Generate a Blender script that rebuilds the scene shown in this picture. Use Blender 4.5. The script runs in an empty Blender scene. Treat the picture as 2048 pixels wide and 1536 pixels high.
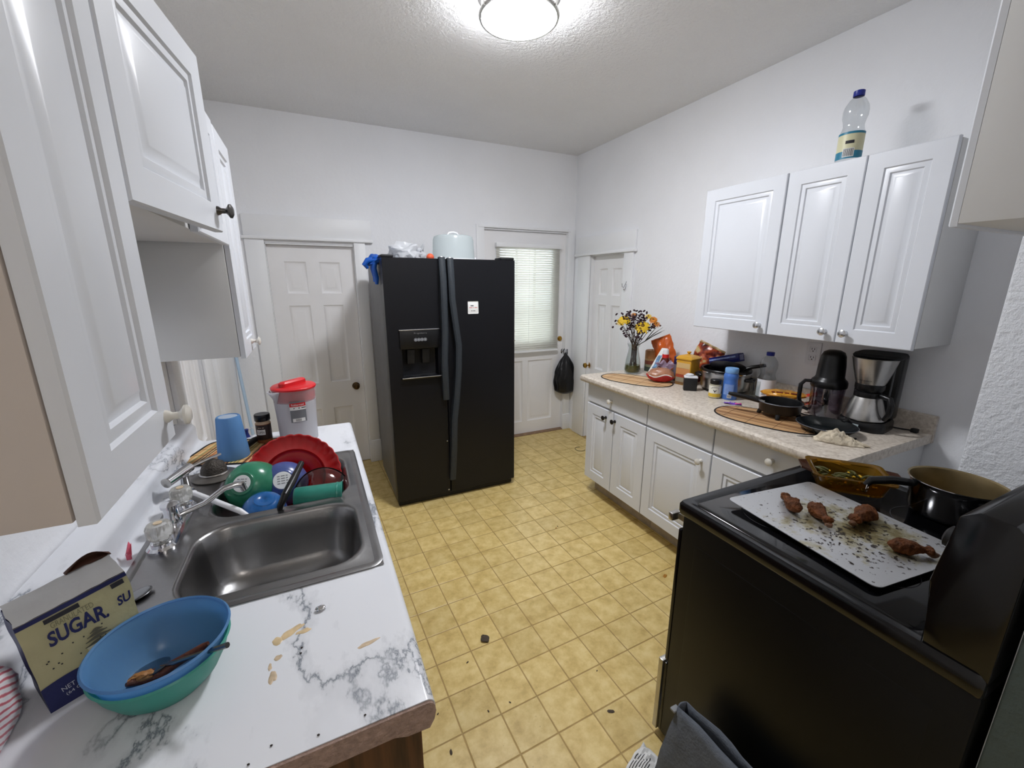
import bpy, bmesh, math, random
from mathutils import Vector, Matrix, noise
rnd = random.Random(7)
PI = math.pi
sc = bpy.context.scene
COL = sc.collection

# ------------------------------------------------------------------ camera
F_PX, YAW, PITCH, ROLL, CAM_H = 835.1, .44285, .24005, .00159, 1.555
_f = Vector((math.sin(YAW)*math.cos(PITCH), math.cos(YAW)*math.cos(PITCH), -math.sin(PITCH)))
_r = Vector((math.cos(YAW), -math.sin(YAW), 0)); _u = _r.cross(_f)
_r, _u = math.cos(ROLL)*_r+math.sin(ROLL)*_u, -math.sin(ROLL)*_r+math.cos(ROLL)*_u
CAM = Vector((0, 0, CAM_H))
cd = bpy.data.cameras.new('camera'); cam = bpy.data.objects.new('camera', cd); COL.objects.link(cam)
cd.sensor_fit = 'HORIZONTAL'; cd.sensor_width = 36; cd.lens = 36*F_PX/2048; cd.clip_start = .02
cam.matrix_world = Matrix(((_r.x, _u.x, -_f.x, 0), (_r.y, _u.y, -_f.y, 0), (_r.z, _u.z, -_f.z, CAM_H), (0, 0, 0, 1)))
sc.camera = cam
# ------------------------------------------------------------------ light
w = bpy.data.worlds.new('world'); sc.world = w; w.use_nodes = True
w.node_tree.nodes['Background'].inputs[0].default_value = (.82, .90, 1.0, 1)
w.node_tree.nodes['Background'].inputs[1].default_value = 4.0
sc.view_settings.view_transform = 'Standard'; sc.view_settings.look = 'None'
sc.view_settings.exposure = 0.1; sc.view_settings.gamma = 1.0; sc.view_settings.use_curve_mapping = False
LAMP_POWER = 130.0           # radiance of the ceiling lamp's diffuser

# ------------------------------------------------------------------ pixel helpers (2048 x 1536 frame)
def ray(px, py):
    return (_r*((px-1024)/F_PX) - _u*((py-768)/F_PX) + _f)
def on(ax, val, px, py):
    d = ray(px, py); t = (val-CAM[ax])/d[ax]; return CAM+d*t
def onx(v, px, py): return on(0, v, px, py)
def ony(v, px, py): return on(1, v, px, py)
def onz(v, px, py): return on(2, v, px, py)
def mpp(P): return (Vector(P)-CAM).dot(_f)/F_PX          # metres per pixel at a point
def face_cam(P): return math.atan2(-P[1], -P[0])         # heading from a point towards the camera

# ------------------------------------------------------------------ materials
def lin(h):
    h = h.lstrip('#'); c = [int(h[i:i+2], 16)/255 for i in (0, 2, 4)]
    return tuple(x/12.92 if x <= .04045 else ((x+.055)/1.055)**2.4 for x in c)+(1,)
MATS = {}
class NT:
    def __init__(s, m): s.t = m.node_tree; s.n = s.t.nodes; s.l = s.t.links; s.p = s.n['Principled BSDF']
    def add(s, k, **kw):
        x = s.n.new(k)
        for a, b in kw.items(): setattr(x, a, b)
        return x
    def link(s, a, b): s.l.new(a, b)
def mat(name, col, rough=.5, metal=0., var=0., vscale=8., bump=0., bscale=60., trans=0., ior=1.45, alpha=1., emit=None, estr=0., coat=0., rand=0., spec=.5, sss=0.):
    if name in MATS: return MATS[name]
    m = bpy.data.materials.new(name); m.use_nodes = True; MATS[name] = m
    k = NT(m); p = k.p; c = lin(col) if isinstance(col, str) else tuple(col)
    p.inputs['Base Color'].default_value = c; p.inputs['Roughness'].default_value = rough
    p.inputs['Metallic'].default_value = metal; p.inputs['IOR'].default_value = ior
    p.inputs['Transmission Weight'].default_value = trans; p.inputs['Alpha'].default_value = alpha
    p.inputs['Coat Weight'].default_value = coat; p.inputs['Specular IOR Level'].default_value = spec
    if emit: p.inputs['Emission Color'].default_value = lin(emit); p.inputs['Emission Strength'].default_value = estr
    tc = k.add('ShaderNodeTexCoord')
    if var or rand:
        n = k.add('ShaderNodeTexNoise'); n.inputs['Scale'].default_value = vscale; n.inputs['Detail'].default_value = 5
        k.link(tc.outputs['Object'], n.inputs['Vector'])
        hs = k.add('ShaderNodeHueSaturation'); hs.inputs['Color'].default_value = c
        mr = k.add('ShaderNodeMapRange'); mr.inputs[1].default_value = .25; mr.inputs[2].default_value = .75
        mr.inputs[3].default_value = 1-var; mr.inputs[4].default_value = 1+var
        k.link(n.outputs['Fac'], mr.inputs[0]); v = mr.outputs[0]
        if rand:
            oi = k.add('ShaderNodeObjectInfo'); m2 = k.add('ShaderNodeMapRange')
            m2.inputs[3].default_value = 1-rand; m2.inputs[4].default_value = 1+rand
            k.link(oi.outputs['Random'], m2.inputs[0])
            mu = k.add('ShaderNodeMath', operation='MULTIPLY'); k.link(v, mu.inputs[0]); k.link(m2.outputs[0], mu.inputs[1]); v = mu.outputs[0]
        k.link(v, hs.inputs['Value']); k.link(hs.outputs[0], p.inputs['Base Color'])
    if bump:
        n = k.add('ShaderNodeTexNoise'); n.inputs['Scale'].default_value = bscale; n.inputs['Detail'].default_value = 4
        k.link(tc.outputs['Object'], n.inputs['Vector'])
        b = k.add('ShaderNodeBump'); b.inputs['Strength'].default_value = bump; b.inputs['Distance'].default_value = .01
        k.link(n.outputs['Fac'], b.inputs['Height']); k.link(b.outputs[0], p.inputs['Normal'])
    return m
def ramp(k, fac, stops, mode='LINEAR'):
    r = k.add('ShaderNodeValToRGB'); r.color_ramp.interpolation = mode
    e = r.color_ramp.elements
    while len(e) < len(stops): e.new(.5)
    for x, (pos, c) in zip(e, stops): x.position = pos; x.color = lin(c) if isinstance(c, str) else c
    k.link(fac, r.inputs[0]); return r.outputs[0]
def clear(name, col='#ffffff', fac=.12, rough=.03, tint=1.0):
    """thin clear plastic or glass: see-through with a glossy coat"""
    if name in MATS: return MATS[name]
    m = bpy.data.materials.new(name); m.use_nodes = True; MATS[name] = m
    t = m.node_tree; n = t.nodes; n.clear()
    o = n.new('ShaderNodeOutputMaterial'); tr = n.new('ShaderNodeBsdfTransparent'); tr.inputs[0].default_value = lin(col)
    g = n.new('ShaderNodeBsdfGlossy'); g.inputs['Roughness'].default_value = rough
    lw = n.new('ShaderNodeLayerWeight'); pw = n.new('ShaderNodeMath'); pw.operation = 'POWER'; pw.inputs[1].default_value = 3.5
    t.links.new(lw.outputs['Facing'], pw.inputs[0])
    ad = n.new('ShaderNodeMath'); ad.operation = 'MULTIPLY_ADD'; ad.inputs[1].default_value = .55; ad.inputs[2].default_value = fac; ad.use_clamp = True
    mx = n.new('ShaderNodeMixShader'); t.links.new(pw.outputs[0], ad.inputs[0]); t.links.new(ad.outputs[0], mx.inputs[0])
    t.links.new(tr.outputs[0], mx.inputs[1]); t.links.new(g.outputs[0], mx.inputs[2]); t.links.new(mx.outputs[0], o.inputs[0])
    return m
def frosted(name, col, opac=.6, rough=.35):
    """milky translucent plastic"""
    if name in MATS: return MATS[name]
    m = bpy.data.materials.new(name); m.use_nodes = True; MATS[name] = m
    t = m.node_tree; n = t.nodes; o = n['Material Output']; p = n['Principled BSDF']
    p.inputs['Base Color'].default_value = lin(col); p.inputs['Roughness'].default_value = rough
    tl = n.new('ShaderNodeBsdfTranslucent'); tl.inputs[0].default_value = lin(col)
    tr = n.new('ShaderNodeBsdfTransparent'); tr.inputs[0].default_value = lin(col)
    a = n.new('ShaderNodeMixShader'); a.inputs[0].default_value = .45
    t.links.new(p.outputs[0], a.inputs[1]); t.links.new(tl.outputs[0], a.inputs[2])
    b = n.new('ShaderNodeMixShader'); b.inputs[0].default_value = opac
    t.links.new(tr.outputs[0], b.inputs[1]); t.links.new(a.outputs[0], b.inputs[2]); t.links.new(b.outputs[0], o.inputs[0])
    return m

# ------------------------------------------------------------------ mesh helpers
class B:
    """collects shapes into one bmesh; obj() links it as one mesh object"""
    def __init__(s): s.b = bmesh.new()
    def _mark(s): return len(s.b.verts)
    def xf(s, M, start=0):
        s.b.verts.ensure_lookup_table()
        for v in s.b.verts[start:]: v.co = M @ v.co
        return s
    def box(s, x0, x1, y0, y1, z0, z1, bev=0., seg=2):
        t = bmesh.new(); bmesh.ops.create_cube(t, size=1)
        for v in t.verts: v.co = Vector(((x0+x1)/2+v.co.x*(x1-x0), (y0+y1)/2+v.co.y*(y1-y0), (z0+z1)/2+v.co.z*(z1-z0)))
        if bev: bmesh.ops.bevel(t, geom=t.edges[:], offset=bev, segments=seg, profile=.5, affect='EDGES')
        return s.merge(t)
    def merge(s, t, M=None):
        mp = {}
        for v in t.verts: mp[v] = s.b.verts.new(M @ v.co if M else v.co)
        for f in t.faces:
            try: s.b.faces.new([mp[v] for v in f.verts])
            except ValueError: pass
        t.free(); return s
    def loops(s, L, close=True, cap0=False, cap1=False):
        """bridge a list of vertex loops (lists of points) of equal length"""
        rows = [[s.b.verts.new(p) for p in l] for l in L]
        n = len(rows[0]); m = n if close else n-1
        for a, b in zip(rows, rows[1:]):
            for i in range(m):
                j = (i+1) % n
                s.b.faces.new((a[i], a[j], b[j], b[i]))
        if cap0: s.b.faces.new(rows[0][::-1])
        if cap1: s.b.faces.new(rows[-1])
        return s
    def lathe(s, prof, n=32, c=(0, 0, 0), sx=1., sy=1., M=None, a0=0, a1=None, fn=None):
        """profile of (radius, height) about z"""
        c = Vector(c); full = a1 is None
        A = [2*PI*i/n for i in range(n)] if full else [a0+(a1-a0)*i/(n-1) for i in range(n)]
        L = []
        for r, z in prof:
            r = max(r, 1e-5); row = []
            for a in A:
                k = fn(a, r, z) if fn else 1.
                p = Vector((r*k*sx*math.cos(a), r*k*sy*math.sin(a), z)); row.append((M @ p if M else p)+c)
            L.append(row)
        return s.loops(L, close=full)
    def tube(s, pts, r, n=8, caps=True):
        pts = [Vector(p) for p in pts]; R = r if isinstance(r, (list, tuple)) else [r]*len(pts)
        L = []; up = Vector((0, 0, 1)); prev = None
        for i, p in enumerate(pts):
            d = (pts[min(i+1, len(pts)-1)]-pts[max(i-1, 0)]).normalized()
            if prev is None:
                a = d.cross(up if abs(d.z) < .95 else Vector((1, 0, 0))).normalized()
            else:
                a = (prev-d*prev.dot(d)).normalized()
            prev = a; b = d.cross(a)
            L.append([p+(a*math.cos(2*PI*k/n)+b*math.sin(2*PI*k/n))*R[i] for k in range(n)])
        return s.loops(L, True, caps, caps)
    def prism(s, poly, ax, a, b, bev=0.):
        """2-D polygon extruded along axis ax from a to b"""
        o = [i for i in range(3) if i != ax]
        def P(q, t):
            v = [0, 0, 0]; v[o[0]], v[o[1]] = q; v[ax] = t; return Vector(v)
        t = bmesh.new()
        r0 = [t.verts.new(P(q, a)) for q in poly]; r1 = [t.verts.new(P(q, b)) for q in poly]; n = len(poly)
        for i in range(n): t.faces.new((r0[i], r0[(i+1) % n], r1[(i+1) % n], r1[i]))
        t.faces.new(r0[::-1]); t.faces.new(r1)
        if bev: bmesh.ops.bevel(t, geom=t.edges[:], offset=bev, segments=2, profile=.5, affect='EDGES')
        return s.merge(t)
    def blob(s, c, sz, sub=3, amp=0., freq=3., seed=0., fn=None, M=None):
        t = bmesh.new(); bmesh.ops.create_icosphere(t, subdivisions=sub, radius=1)
        for v in t.verts:
            p = v.co.copy(); k = 1+amp*noise.noise(p*freq+Vector((seed, seed*1.7, 0)))
            q = Vector((p.x*sz[0], p.y*sz[1], p.z*sz[2]))*k
            if fn: q = fn(p, q)
            if M: q = M @ q
            v.co = q+Vector(c)
        return s.merge(t)
    def clampz(s, z=.0004):
        for v in s.b.verts: v.co.z = max(v.co.z, z)
        return s
    def grid(s, fn, nu, nv):
        V = [[s.b.verts.new(fn(i/nu, j/nv)) for j in range(nv+1)] for i in range(nu+1)]
        for i in range(nu):
            for j in range(nv): s.b.faces.new((V[i][j], V[i+1][j], V[i+1][j+1], V[i][j+1]))
        return s
    def obj(s, name, m, parent=None, smooth=40., off=None, thick=0., sub=0):
        bmesh.ops.recalc_face_normals(s.b, faces=s.b.faces[:])
        if off is not None:
            for v in s.b.verts: v.co -= Vector(off)
        me = bpy.data.meshes.new(name); s.b.to_mesh(me); s.b.free()
        if smooth:
            me.polygons.foreach_set('use_smooth', [True]*len(me.polygons)); me.set_sharp_from_angle(angle=math.radians(smooth))
        o = bpy.data.objects.new(name, me); COL.objects.link(o)
        for x in (m if isinstance(m, (list, tuple)) else [m]): me.materials.append(x)
        if thick:
            md = o.modifiers.new('thickness', 'SOLIDIFY'); md.thickness = thick; md.offset = 0
        if sub:
            md = o.modifiers.new('smooth', 'SUBSURF'); md.levels = sub; md.render_levels = sub
        if parent: o.parent = parent
        return o
def thing(name, label, cat, loc=(0, 0, 0), rz=0., group=None, M=None):
    o = bpy.data.objects.new(name, None); COL.objects.link(o); o.empty_display_size = .05
    o.location = loc; o.rotation_euler = (0, 0, rz)
    if M is not None: o.matrix_world = M
    return tag(o, label, cat, group)
def tag(o, label, cat, group=None):
    o['label'] = label; o['category'] = cat
    if group: o['group'] = group
    return o
def lab(o, label): o['label'] = label; return o
def struct(o, label=None, cat=None):
    o['kind'] = 'structure'
    if label: o['label'] = label
    if cat: o['category'] = cat
    return o
def copy_tree(o, parent=None):
    c = o.copy(); COL.objects.link(c); c.parent = parent
    for ch in list(o.children): copy_tree(ch, c)
    return c
def paneled(b, U, V, N, O, w, h, t, panels, prof):
    """slab in the plane O + uU + vV, front normal N, thickness t behind the front; panels get nested loops prof (inset, height)"""
    U, V, N, O = Vector(U), Vector(V), Vector(N), Vector(O)
    P = lambda u, v, n=0.: b.b.verts.new(O+U*u+V*v+N*n)
    e = .003
    us = sorted({e, w-e}|{x for p in panels for x in (p[0], p[2])}); vs = sorted({e, h-e}|{x for p in panels for x in (p[1], p[3])})
    G = {(i, j): P(u, v) for i, u in enumerate(us) for j, v in enumerate(vs)}
    for i in range(len(us)-1):
        for j in range(len(vs)-1):
            u0, u1, v0, v1 = us[i], us[i+1], vs[j], vs[j+1]
            inside = [p for p in panels if u0 >= p[0]-1e-6 and u1 <= p[2]+1e-6 and v0 >= p[1]-1e-6 and v1 <= p[3]+1e-6]
            c = [G[i, j], G[i+1, j], G[i+1, j+1], G[i, j+1]]
            if not inside: b.b.faces.new(c)
    for p in panels:
        rows = []
        for ins, ht in prof:
            rows.append([P(p[0]+ins, p[1]+ins, ht), P(p[2]-ins, p[1]+ins, ht), P(p[2]-ins, p[3]-ins, ht), P(p[0]+ins, p[3]-ins, ht)])
        for a, c in zip(rows, rows[1:]):
            for q in range(4): b.b.faces.new((a[q], a[(q+1) % 4], c[(q+1) % 4], c[q]))
        b.b.faces.new(rows[-1])
    o1 = [P(e, e), P(w-e, e), P(w-e, h-e), P(e, h-e)]
    o2 = [P(0, 0, -e), P(w, 0, -e), P(w, h, -e), P(0, h, -e)]; o3 = [P(0, 0, -t), P(w, 0, -t), P(w, h, -t), P(0, h, -t)]
    for a, c in ((o1, o2), (o2, o3)):
        for q in range(4): b.b.faces.new((a[q], c[q], c[(q+1) % 4], a[(q+1) % 4]))
    b.b.faces.new(o3[::-1])
    bmesh.ops.remove_doubles(b.b, verts=b.b.verts[:], dist=1e-5)
    return b
CABPROF = [(0, 0), (.004, -.006), (.009, -.0045), (.021, -.004), (.025, -.010), (.031, -.010), (.044, -.003), (.047, -.002)]
DOORPROF = [(0, 0), (.008, -.009), (.02, -.0115), (.045, -.003), (.05, -.003)]
_txt = {}
def text2d(s, bold=0.):
    """glyph outlines as flat triangles in a unit-height frame: (verts, faces, width)"""
    key = (s, bold)
    if key in _txt: return _txt[key]
    cu = bpy.data.curves.new('t', 'FONT'); cu.body = s; cu.size = 1; cu.resolution_u = 3; cu.offset = bold
    o = bpy.data.objects.new('t', cu); COL.objects.link(o); bpy.context.view_layer.update()
    me = bpy.data.meshes.new_from_object(o.evaluated_get(bpy.context.evaluated_depsgraph_get()))
    V = [(v.co.x, v.co.y) for v in me.vertices]; Fc = [tuple(p.vertices) for p in me.polygons]
    bpy.data.objects.remove(o); bpy.data.curves.remove(cu); bpy.data.meshes.remove(me)
    xs = [v[0] for v in V] or [0]; ys = [v[1] for v in V] or [0]
    x0, x1, y0, y1 = min(xs), max(xs), min(ys), max(ys)
    V = [((x-x0)/(x1-x0), (y-y0)/(y1-y0)) for x, y in V]
    _txt[key] = (V, Fc, (x1-x0)/(y1-y0)); return _txt[key]
def put_text(b, s, fn, bold=0.):
    """map a word's unit square through fn(u, v) -> point"""
    V, Fc, _ = text2d(s, bold); vs = [b.b.verts.new(fn(u, v)) for u, v in V]
    for f in Fc:
        try: b.b.faces.new([vs[i] for i in f])
        except ValueError: pass
def put_marks(b, words, fn):
    """print too small to read: one small bar for each word, words = relative lengths"""
    tot = sum(words)+.25*(len(words)-1); x = 0
    for w_ in words:
        p = [fn(u, v) for u, v in ((x/tot, 0), ((x+w_)/tot, 0), ((x+w_)/tot, 1), (x/tot, 1))]
        b.b.faces.new([b.b.verts.new(q) for q in p]); x += w_+.25
def cyl_patch(b, r, z0, z1, a0, a1, n=10, c=(0, 0)):
    b.grid(lambda u, v: Vector((c[0]+r*math.cos(a0+(a1-a0)*u), c[1]+r*math.sin(a0+(a1-a0)*u), z0+(z1-z0)*v)), n, 1)
    return b
def cyl_text(b, s, r, z0, z1, amid, width, c=(0, 0)):
    """word on a cylinder, read from outside"""
    put_text(b, s, lambda u, v: Vector((c[0]+r*math.cos(amid+(u-.5)*width/r), c[1]+r*math.sin(amid+(u-.5)*width/r), z0+(z1-z0)*v)))
    return b
# ------------------------------------------------------------------ shared materials
def plaster(name, col, s1, scale, var=.02):
    m = mat(name, col, rough=.75, var=var, vscale=3.); k = NT(m)
    tc = k.add('ShaderNodeTexCoord'); n = k.add('ShaderNodeTexNoise'); n.inputs['Scale'].default_value = scale; n.inputs['Detail'].default_value = 6; n.inputs['Roughness'].default_value = .6
    k.link(tc.outputs['Object'], n.inputs['Vector'])
    b = k.add('ShaderNodeBump'); b.inputs['Strength'].default_value = s1; b.inputs['Distance'].default_value = .012
    k.link(n.outputs['Fac'], b.inputs['Height']); k.link(b.outputs[0], k.p.inputs['Normal']); return m
WALL = plaster('wall paint', '#f4f5f8', .22, 38)
ROUGHWALL = plaster('rough plaster', '#eceef2', .9, 55)
JAMB = plaster('worn grey green paint', '#525e5b', .3, 30, .25)
CEIL = plaster('ceiling texture', '#f3f3f4', .8, 60)
TRIM = mat('trim paint', '#f1f2f4', rough=.42, var=.02, vscale=4)
DOORW = mat('door paint', '#f2f1f2', rough=.4, var=.02, vscale=5)
CAB = mat('white thermofoil', '#dee1e7', rough=.32, var=.012, vscale=6)
CABSIDE = mat('white cabinet side', '#dfdfde', rough=.45, var=.03, vscale=5)
LAMIN_DARK = mat('worn toe board', '#a99c8b', rough=.6, var=.25, vscale=14)
BLACK = mat('black plastic', '#0c0c0e', rough=.32, var=.1)
BLACKM = mat('black matte plastic', '#141416', rough=.6, var=.1)
ENAMEL = mat('black enamel', '#0b0b0d', rough=.16, var=.1)
CERAN = mat('black glass cooktop', '#08080a', rough=.07)
CHROME = mat('chrome', '#d9dade', rough=.1, metal=1.)
STEEL = mat('brushed steel', '#b9b7b4', rough=.28, metal=1., var=.06, vscale=40)
SINKST = mat('sink steel', '#8f8e8e', rough=.3, metal=1., var=.12, vscale=9, bump=.03, bscale=90)
BRASS = mat('brass', '#b08a3e', rough=.25, metal=1.)
DARKBRASS = mat('aged brass', '#5c4a33', rough=.3, metal=1.)
PAPER = mat('white paper', '#e8e8e6', rough=.7)
GLASS = clear('clear glass', '#f4f7f6', .05)
PET = clear('clear bottle plastic', '#f1f3f4', .10, .08)
WHITEP = mat('white plastic', '#e9eaee', rough=.35)

def marble():
    m = mat('marble laminate', '#e9eaee', rough=.22); k = NT(m)
    tc = k.add('ShaderNodeTexCoord'); mp = k.add('ShaderNodeMapping'); mp.inputs['Rotation'].default_value = (0, 0, .25); mp.inputs['Scale'].default_value = (1.5, .75, 1.5)
    k.link(tc.outputs['Object'], mp.inputs[0])
    d = k.add('ShaderNodeTexNoise'); d.inputs['Scale'].default_value = 3.2; d.inputs['Detail'].default_value = 7; d.inputs['Roughness'].default_value = .62
    k.link(mp.outputs[0], d.inputs['Vector'])
    v = k.add('ShaderNodeVectorMath', operation='MULTIPLY_ADD'); v.inputs[1].default_value = (.9, .9, .9); k.link(d.outputs['Color'], v.inputs[0]); k.link(mp.outputs[0], v.inputs[2])
    n = k.add('ShaderNodeTexNoise'); n.inputs['Scale'].default_value = 2.1; n.inputs['Detail'].default_value = 2.; k.link(v.outputs[0], n.inputs['Vector'])
    s = k.add('ShaderNodeMath', operation='SUBTRACT'); s.inputs[1].default_value = .5; k.link(n.outputs['Fac'], s.inputs[0])
    a = k.add('ShaderNodeMath', operation='ABSOLUTE'); k.link(s.outputs[0], a.inputs[0])
    vein = ramp(k, a.outputs[0], [(0, '#7b818a'), (.006, '#a6aab1'), (.022, '#d3d5da'), (.08, '#e1e3e8')])
    n2 = k.add('ShaderNodeTexNoise'); n2.inputs['Scale'].default_value = 4; n2.inputs['Detail'].default_value = 3; k.link(mp.outputs[0], n2.inputs['Vector'])
    mask = ramp(k, n2.outputs['Fac'], [(.36, (0, 0, 0, 1)), (.54, (1, 1, 1, 1))])
    mx = k.add('ShaderNodeMix', data_type='RGBA'); k.link(mask, mx.inputs[0]); mx.inputs[6].default_value = lin('#dfe1e7'); k.link(vein, mx.inputs[7])
    k.link(mx.outputs[2], k.p.inputs['Base Color']); return m
MARBLE = marble()
def beige():
    m = mat('beige speckled laminate', '#c9bdae', rough=.33); k = NT(m); tc = k.add('ShaderNodeTexCoord')
    n = k.add('ShaderNodeTexNoise'); n.inputs['Scale'].default_value = 55; n.inputs['Detail'].default_value = 6; n.inputs['Roughness'].default_value = .7
    k.link(tc.outputs['Object'], n.inputs['Vector'])
    k.link(ramp(k, n.outputs['Fac'], [(.3, '#a89c8e'), (.5, '#cfc4b6'), (.7, '#e3dbd0')]), k.p.inputs['Base Color']); return m
BEIGE = beige()
def tilemat():
    m = mat('vinyl tile', '#d2bd84', rough=.34); k = NT(m)
    g = k.add('ShaderNodeNewGeometry')
    n = k.add('ShaderNodeTexNoise'); n.inputs['Scale'].default_value = 16; n.inputs['Detail'].default_value = 7; n.inputs['Roughness'].default_value = .65
    k.link(g.outputs['Position'], n.inputs['Vector'])
    c = ramp(k, n.outputs['Fac'], [(.25, '#b6995a'), (.45, '#d3b875'), (.6, '#e0c888'), (.8, '#e8d49b')])
    oi = k.add('ShaderNodeObjectInfo'); mr = k.add('ShaderNodeMapRange'); mr.inputs[3].default_value = .93; mr.inputs[4].default_value = 1.05
    k.link(oi.outputs['Random'], mr.inputs[0])
    hs = k.add('ShaderNodeHueSaturation'); k.link(c, hs.inputs['Color']); k.link(mr.outputs[0], hs.inputs['Value'])
    n2 = k.add('ShaderNodeTexNoise'); n2.inputs['Scale'].default_value = 70; n2.inputs['Detail'].default_value = 2; k.link(g.outputs['Position'], n2.inputs['Vector'])
    sp = ramp(k, n2.outputs['Fac'], [(.2, '#8d7446'), (.27, '#ffffff')])
    mx = k.add('ShaderNodeMix', data_type='RGBA', blend_type='MULTIPLY'); mx.inputs[0].default_value = .6
    k.link(hs.outputs[0], mx.inputs[6]); k.link(sp, mx.inputs[7]); k.link(mx.outputs[2], k.p.inputs['Base Color'])
    b = k.add('ShaderNodeBump'); b.inputs['Strength'].default_value = .12; b.inputs['Distance'].default_value = .004
    k.link(n.outputs['Fac'], b.inputs['Height']); k.link(b.outputs[0], k.p.inputs['Normal']); return m
TILE = tilemat(); GROUT = mat('vinyl grout line', '#a88c55', rough=.6, var=.15, vscale=20)

# ------------------------------------------------------------------ the room
XL, XR, YB, ZC = -.55, 2.42, 3.66, 2.71
YN = .15                                        # face of the wall behind the range
b = B().box(XL-.1, XR+.1, -1.7, YB+.1, -.06, -.0016)
floor = struct(b.obj('floor', GROUT, smooth=0), 'pale yellow square tile pattern vinyl floor', 'floor')
TS, TA, TX, TY = .15247, .03165, .3231, 1.4104
ca, sa = math.cos(TA), math.sin(TA)
g = .0024
def tile_bm():
    t = B(); h = TS/2-g; e = .0016
    L = [[(-h, -h, -.004), (h, -h, -.004), (h, h, -.004), (-h, h, -.004)], [(-h, -h, -.0007), (h, -h, -.0007), (h, h, -.0007), (-h, h, -.0007)],
         [(-h+e, -h+e, 0), (h-e, -h+e, 0), (h-e, h-e, 0), (-h+e, h-e, 0)]]
    return t.loops([[Vector(p) for p in l] for l in L], True, True, True)
tile0 = None; rest = B(); Mrot = Matrix.Rotation(TA, 4, 'Z')
cand = []
for i in range(-8, 18):
    for j in range(-16, 21):
        x = TX+TS*((i+.5)*ca+(j+.5)*sa); y = TY+TS*((i+.5)*sa-(j+.5)*ca)
        if XL-.05 < x < XR+.05 and -1.6 < y < YB+.05: cand.append((x, y))
vis = [(x, y) for x, y in cand if (.08 < x < 1.92 and .55 < y < 3.6) and not (.5 < x < 1.25 and y > 2.8) and not (x > .98 and y < .85)
       and (x > .45 or y > 1.0 or True)]
vis = sorted(vis, key=lambda p: p[0]**2+p[1]**2)[:298]; vset = set(vis)
for x, y in cand:
    if (x, y) in vset:
        if tile0 is None: o = tile0 = tile_bm().obj('tile', TILE, smooth=0)
        else: o = tile0.copy(); COL.objects.link(o)
        o.location = (x, y, 0); o.rotation_euler = (0, 0, TA); o.parent = floor
    else:
        t = tile_bm(); rest.merge(t.b, Matrix.Translation((x, y, 0)) @ Mrot)
o = rest.obj('tile_field', TILE, floor, smooth=0); o['kind'] = 'stuff'

struct(B().box(XL-.1, XR+.1, -1.7, YB+.1, ZC, ZC+.08).obj('ceiling', CEIL, smooth=0), 'grey white ceiling with stippled texture', 'ceiling')
def wall_y(name, y0, y1, xa, xb, holes, m, label, zt=ZC):
    b = B(); cur = xa
    for (x0, x1, z0, z1) in sorted(holes):
        b.box(cur, x0, y0, y1, 0, zt)
        if z0 > 0: b.box(x0, x1, y0, y1, 0, z0)
        b.box(x0, x1, y0, y1, z1, zt); cur = x1
    b.box(cur, xb, y0, y1, 0, zt)
    return struct(b.obj(name, m, smooth=0), label, 'wall')
def wall_x(name, x0, x1, ya, yb, holes, m, label):
    b = B(); cur = ya
    for (p0, p1, z0, z1) in sorted(holes):
        b.box(x0, x1, cur, p0, 0, ZC); b.box(x0, x1, p0, p1, z1, ZC); cur = p1
    b.box(x0, x1, cur, yb, 0, ZC)
    return struct(b.obj(name, m, smooth=0), label, 'wall')
wall_y('wall_back', YB, YB+.12, XL-.1, XR+.1, [(-.262, .35, 0, 1.83), (1.452, 2.34, 0, 2.022)], WALL, 'white painted wall behind the black refrigerator')
wall_x('wall_right', XR, XR+.1, -1.7, YB, [(2.89, 3.375, 0, 1.795)], WALL, 'white painted wall behind the right hand cabinets')
wall_x('wall_left', XL-.1, XL, -1.7, YB, [(2.2, 2.645, 0, 1.86)], WALL, 'white painted wall behind the sink counter')
struct(B().box(.975, XR, 0, YN, 0, ZC).obj('wall_front', WALL, smooth=0), 'white wall behind the black range', 'wall')
struct(B().box(.966, .976, -.02, YN-.002, 0, ZC, .003).obj('trim_1', JAMB), 'worn grey green door jamb beside the range', 'trim')
B().box(.958, .966, .03, .055, .62, .70, .003).obj('strike_plate', BLACKM, bpy.data.objects['trim_1'])
struct(B().box(2.1, XR, YN, .583, 0, ZC, .012, 3).obj('wall_chimney', ROUGHWALL), 'rough plastered chimney corner beside the range', 'wall')
struct(B().box(XL, XR, -1.7, -1.62, 0, ZC).obj('wall_rear', WALL, smooth=0), 'white wall far behind the viewpoint', 'wall')

struct(B().box(XL-.16, XL-.105, 2.05, 2.8, 0, 2.0).obj('daylight_block_1', WALL, smooth=0), 'added panel blocking daylight behind the left wall door', 'wall')  # unseen panels added behind three doors to stop daylight leaking through the gaps
struct(B().box(-.4, .5, YB+.125, YB+.18, 0, 2.0).obj('daylight_block_2', WALL, smooth=0), 'added panel blocking daylight behind the six panel door', 'wall')
struct(B().box(XR+.105, XR+.16, 2.75, 3.5, 0, 2.0).obj('daylight_block_3', WALL, smooth=0), 'added panel blocking daylight behind the narrow right wall door', 'wall')
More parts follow.
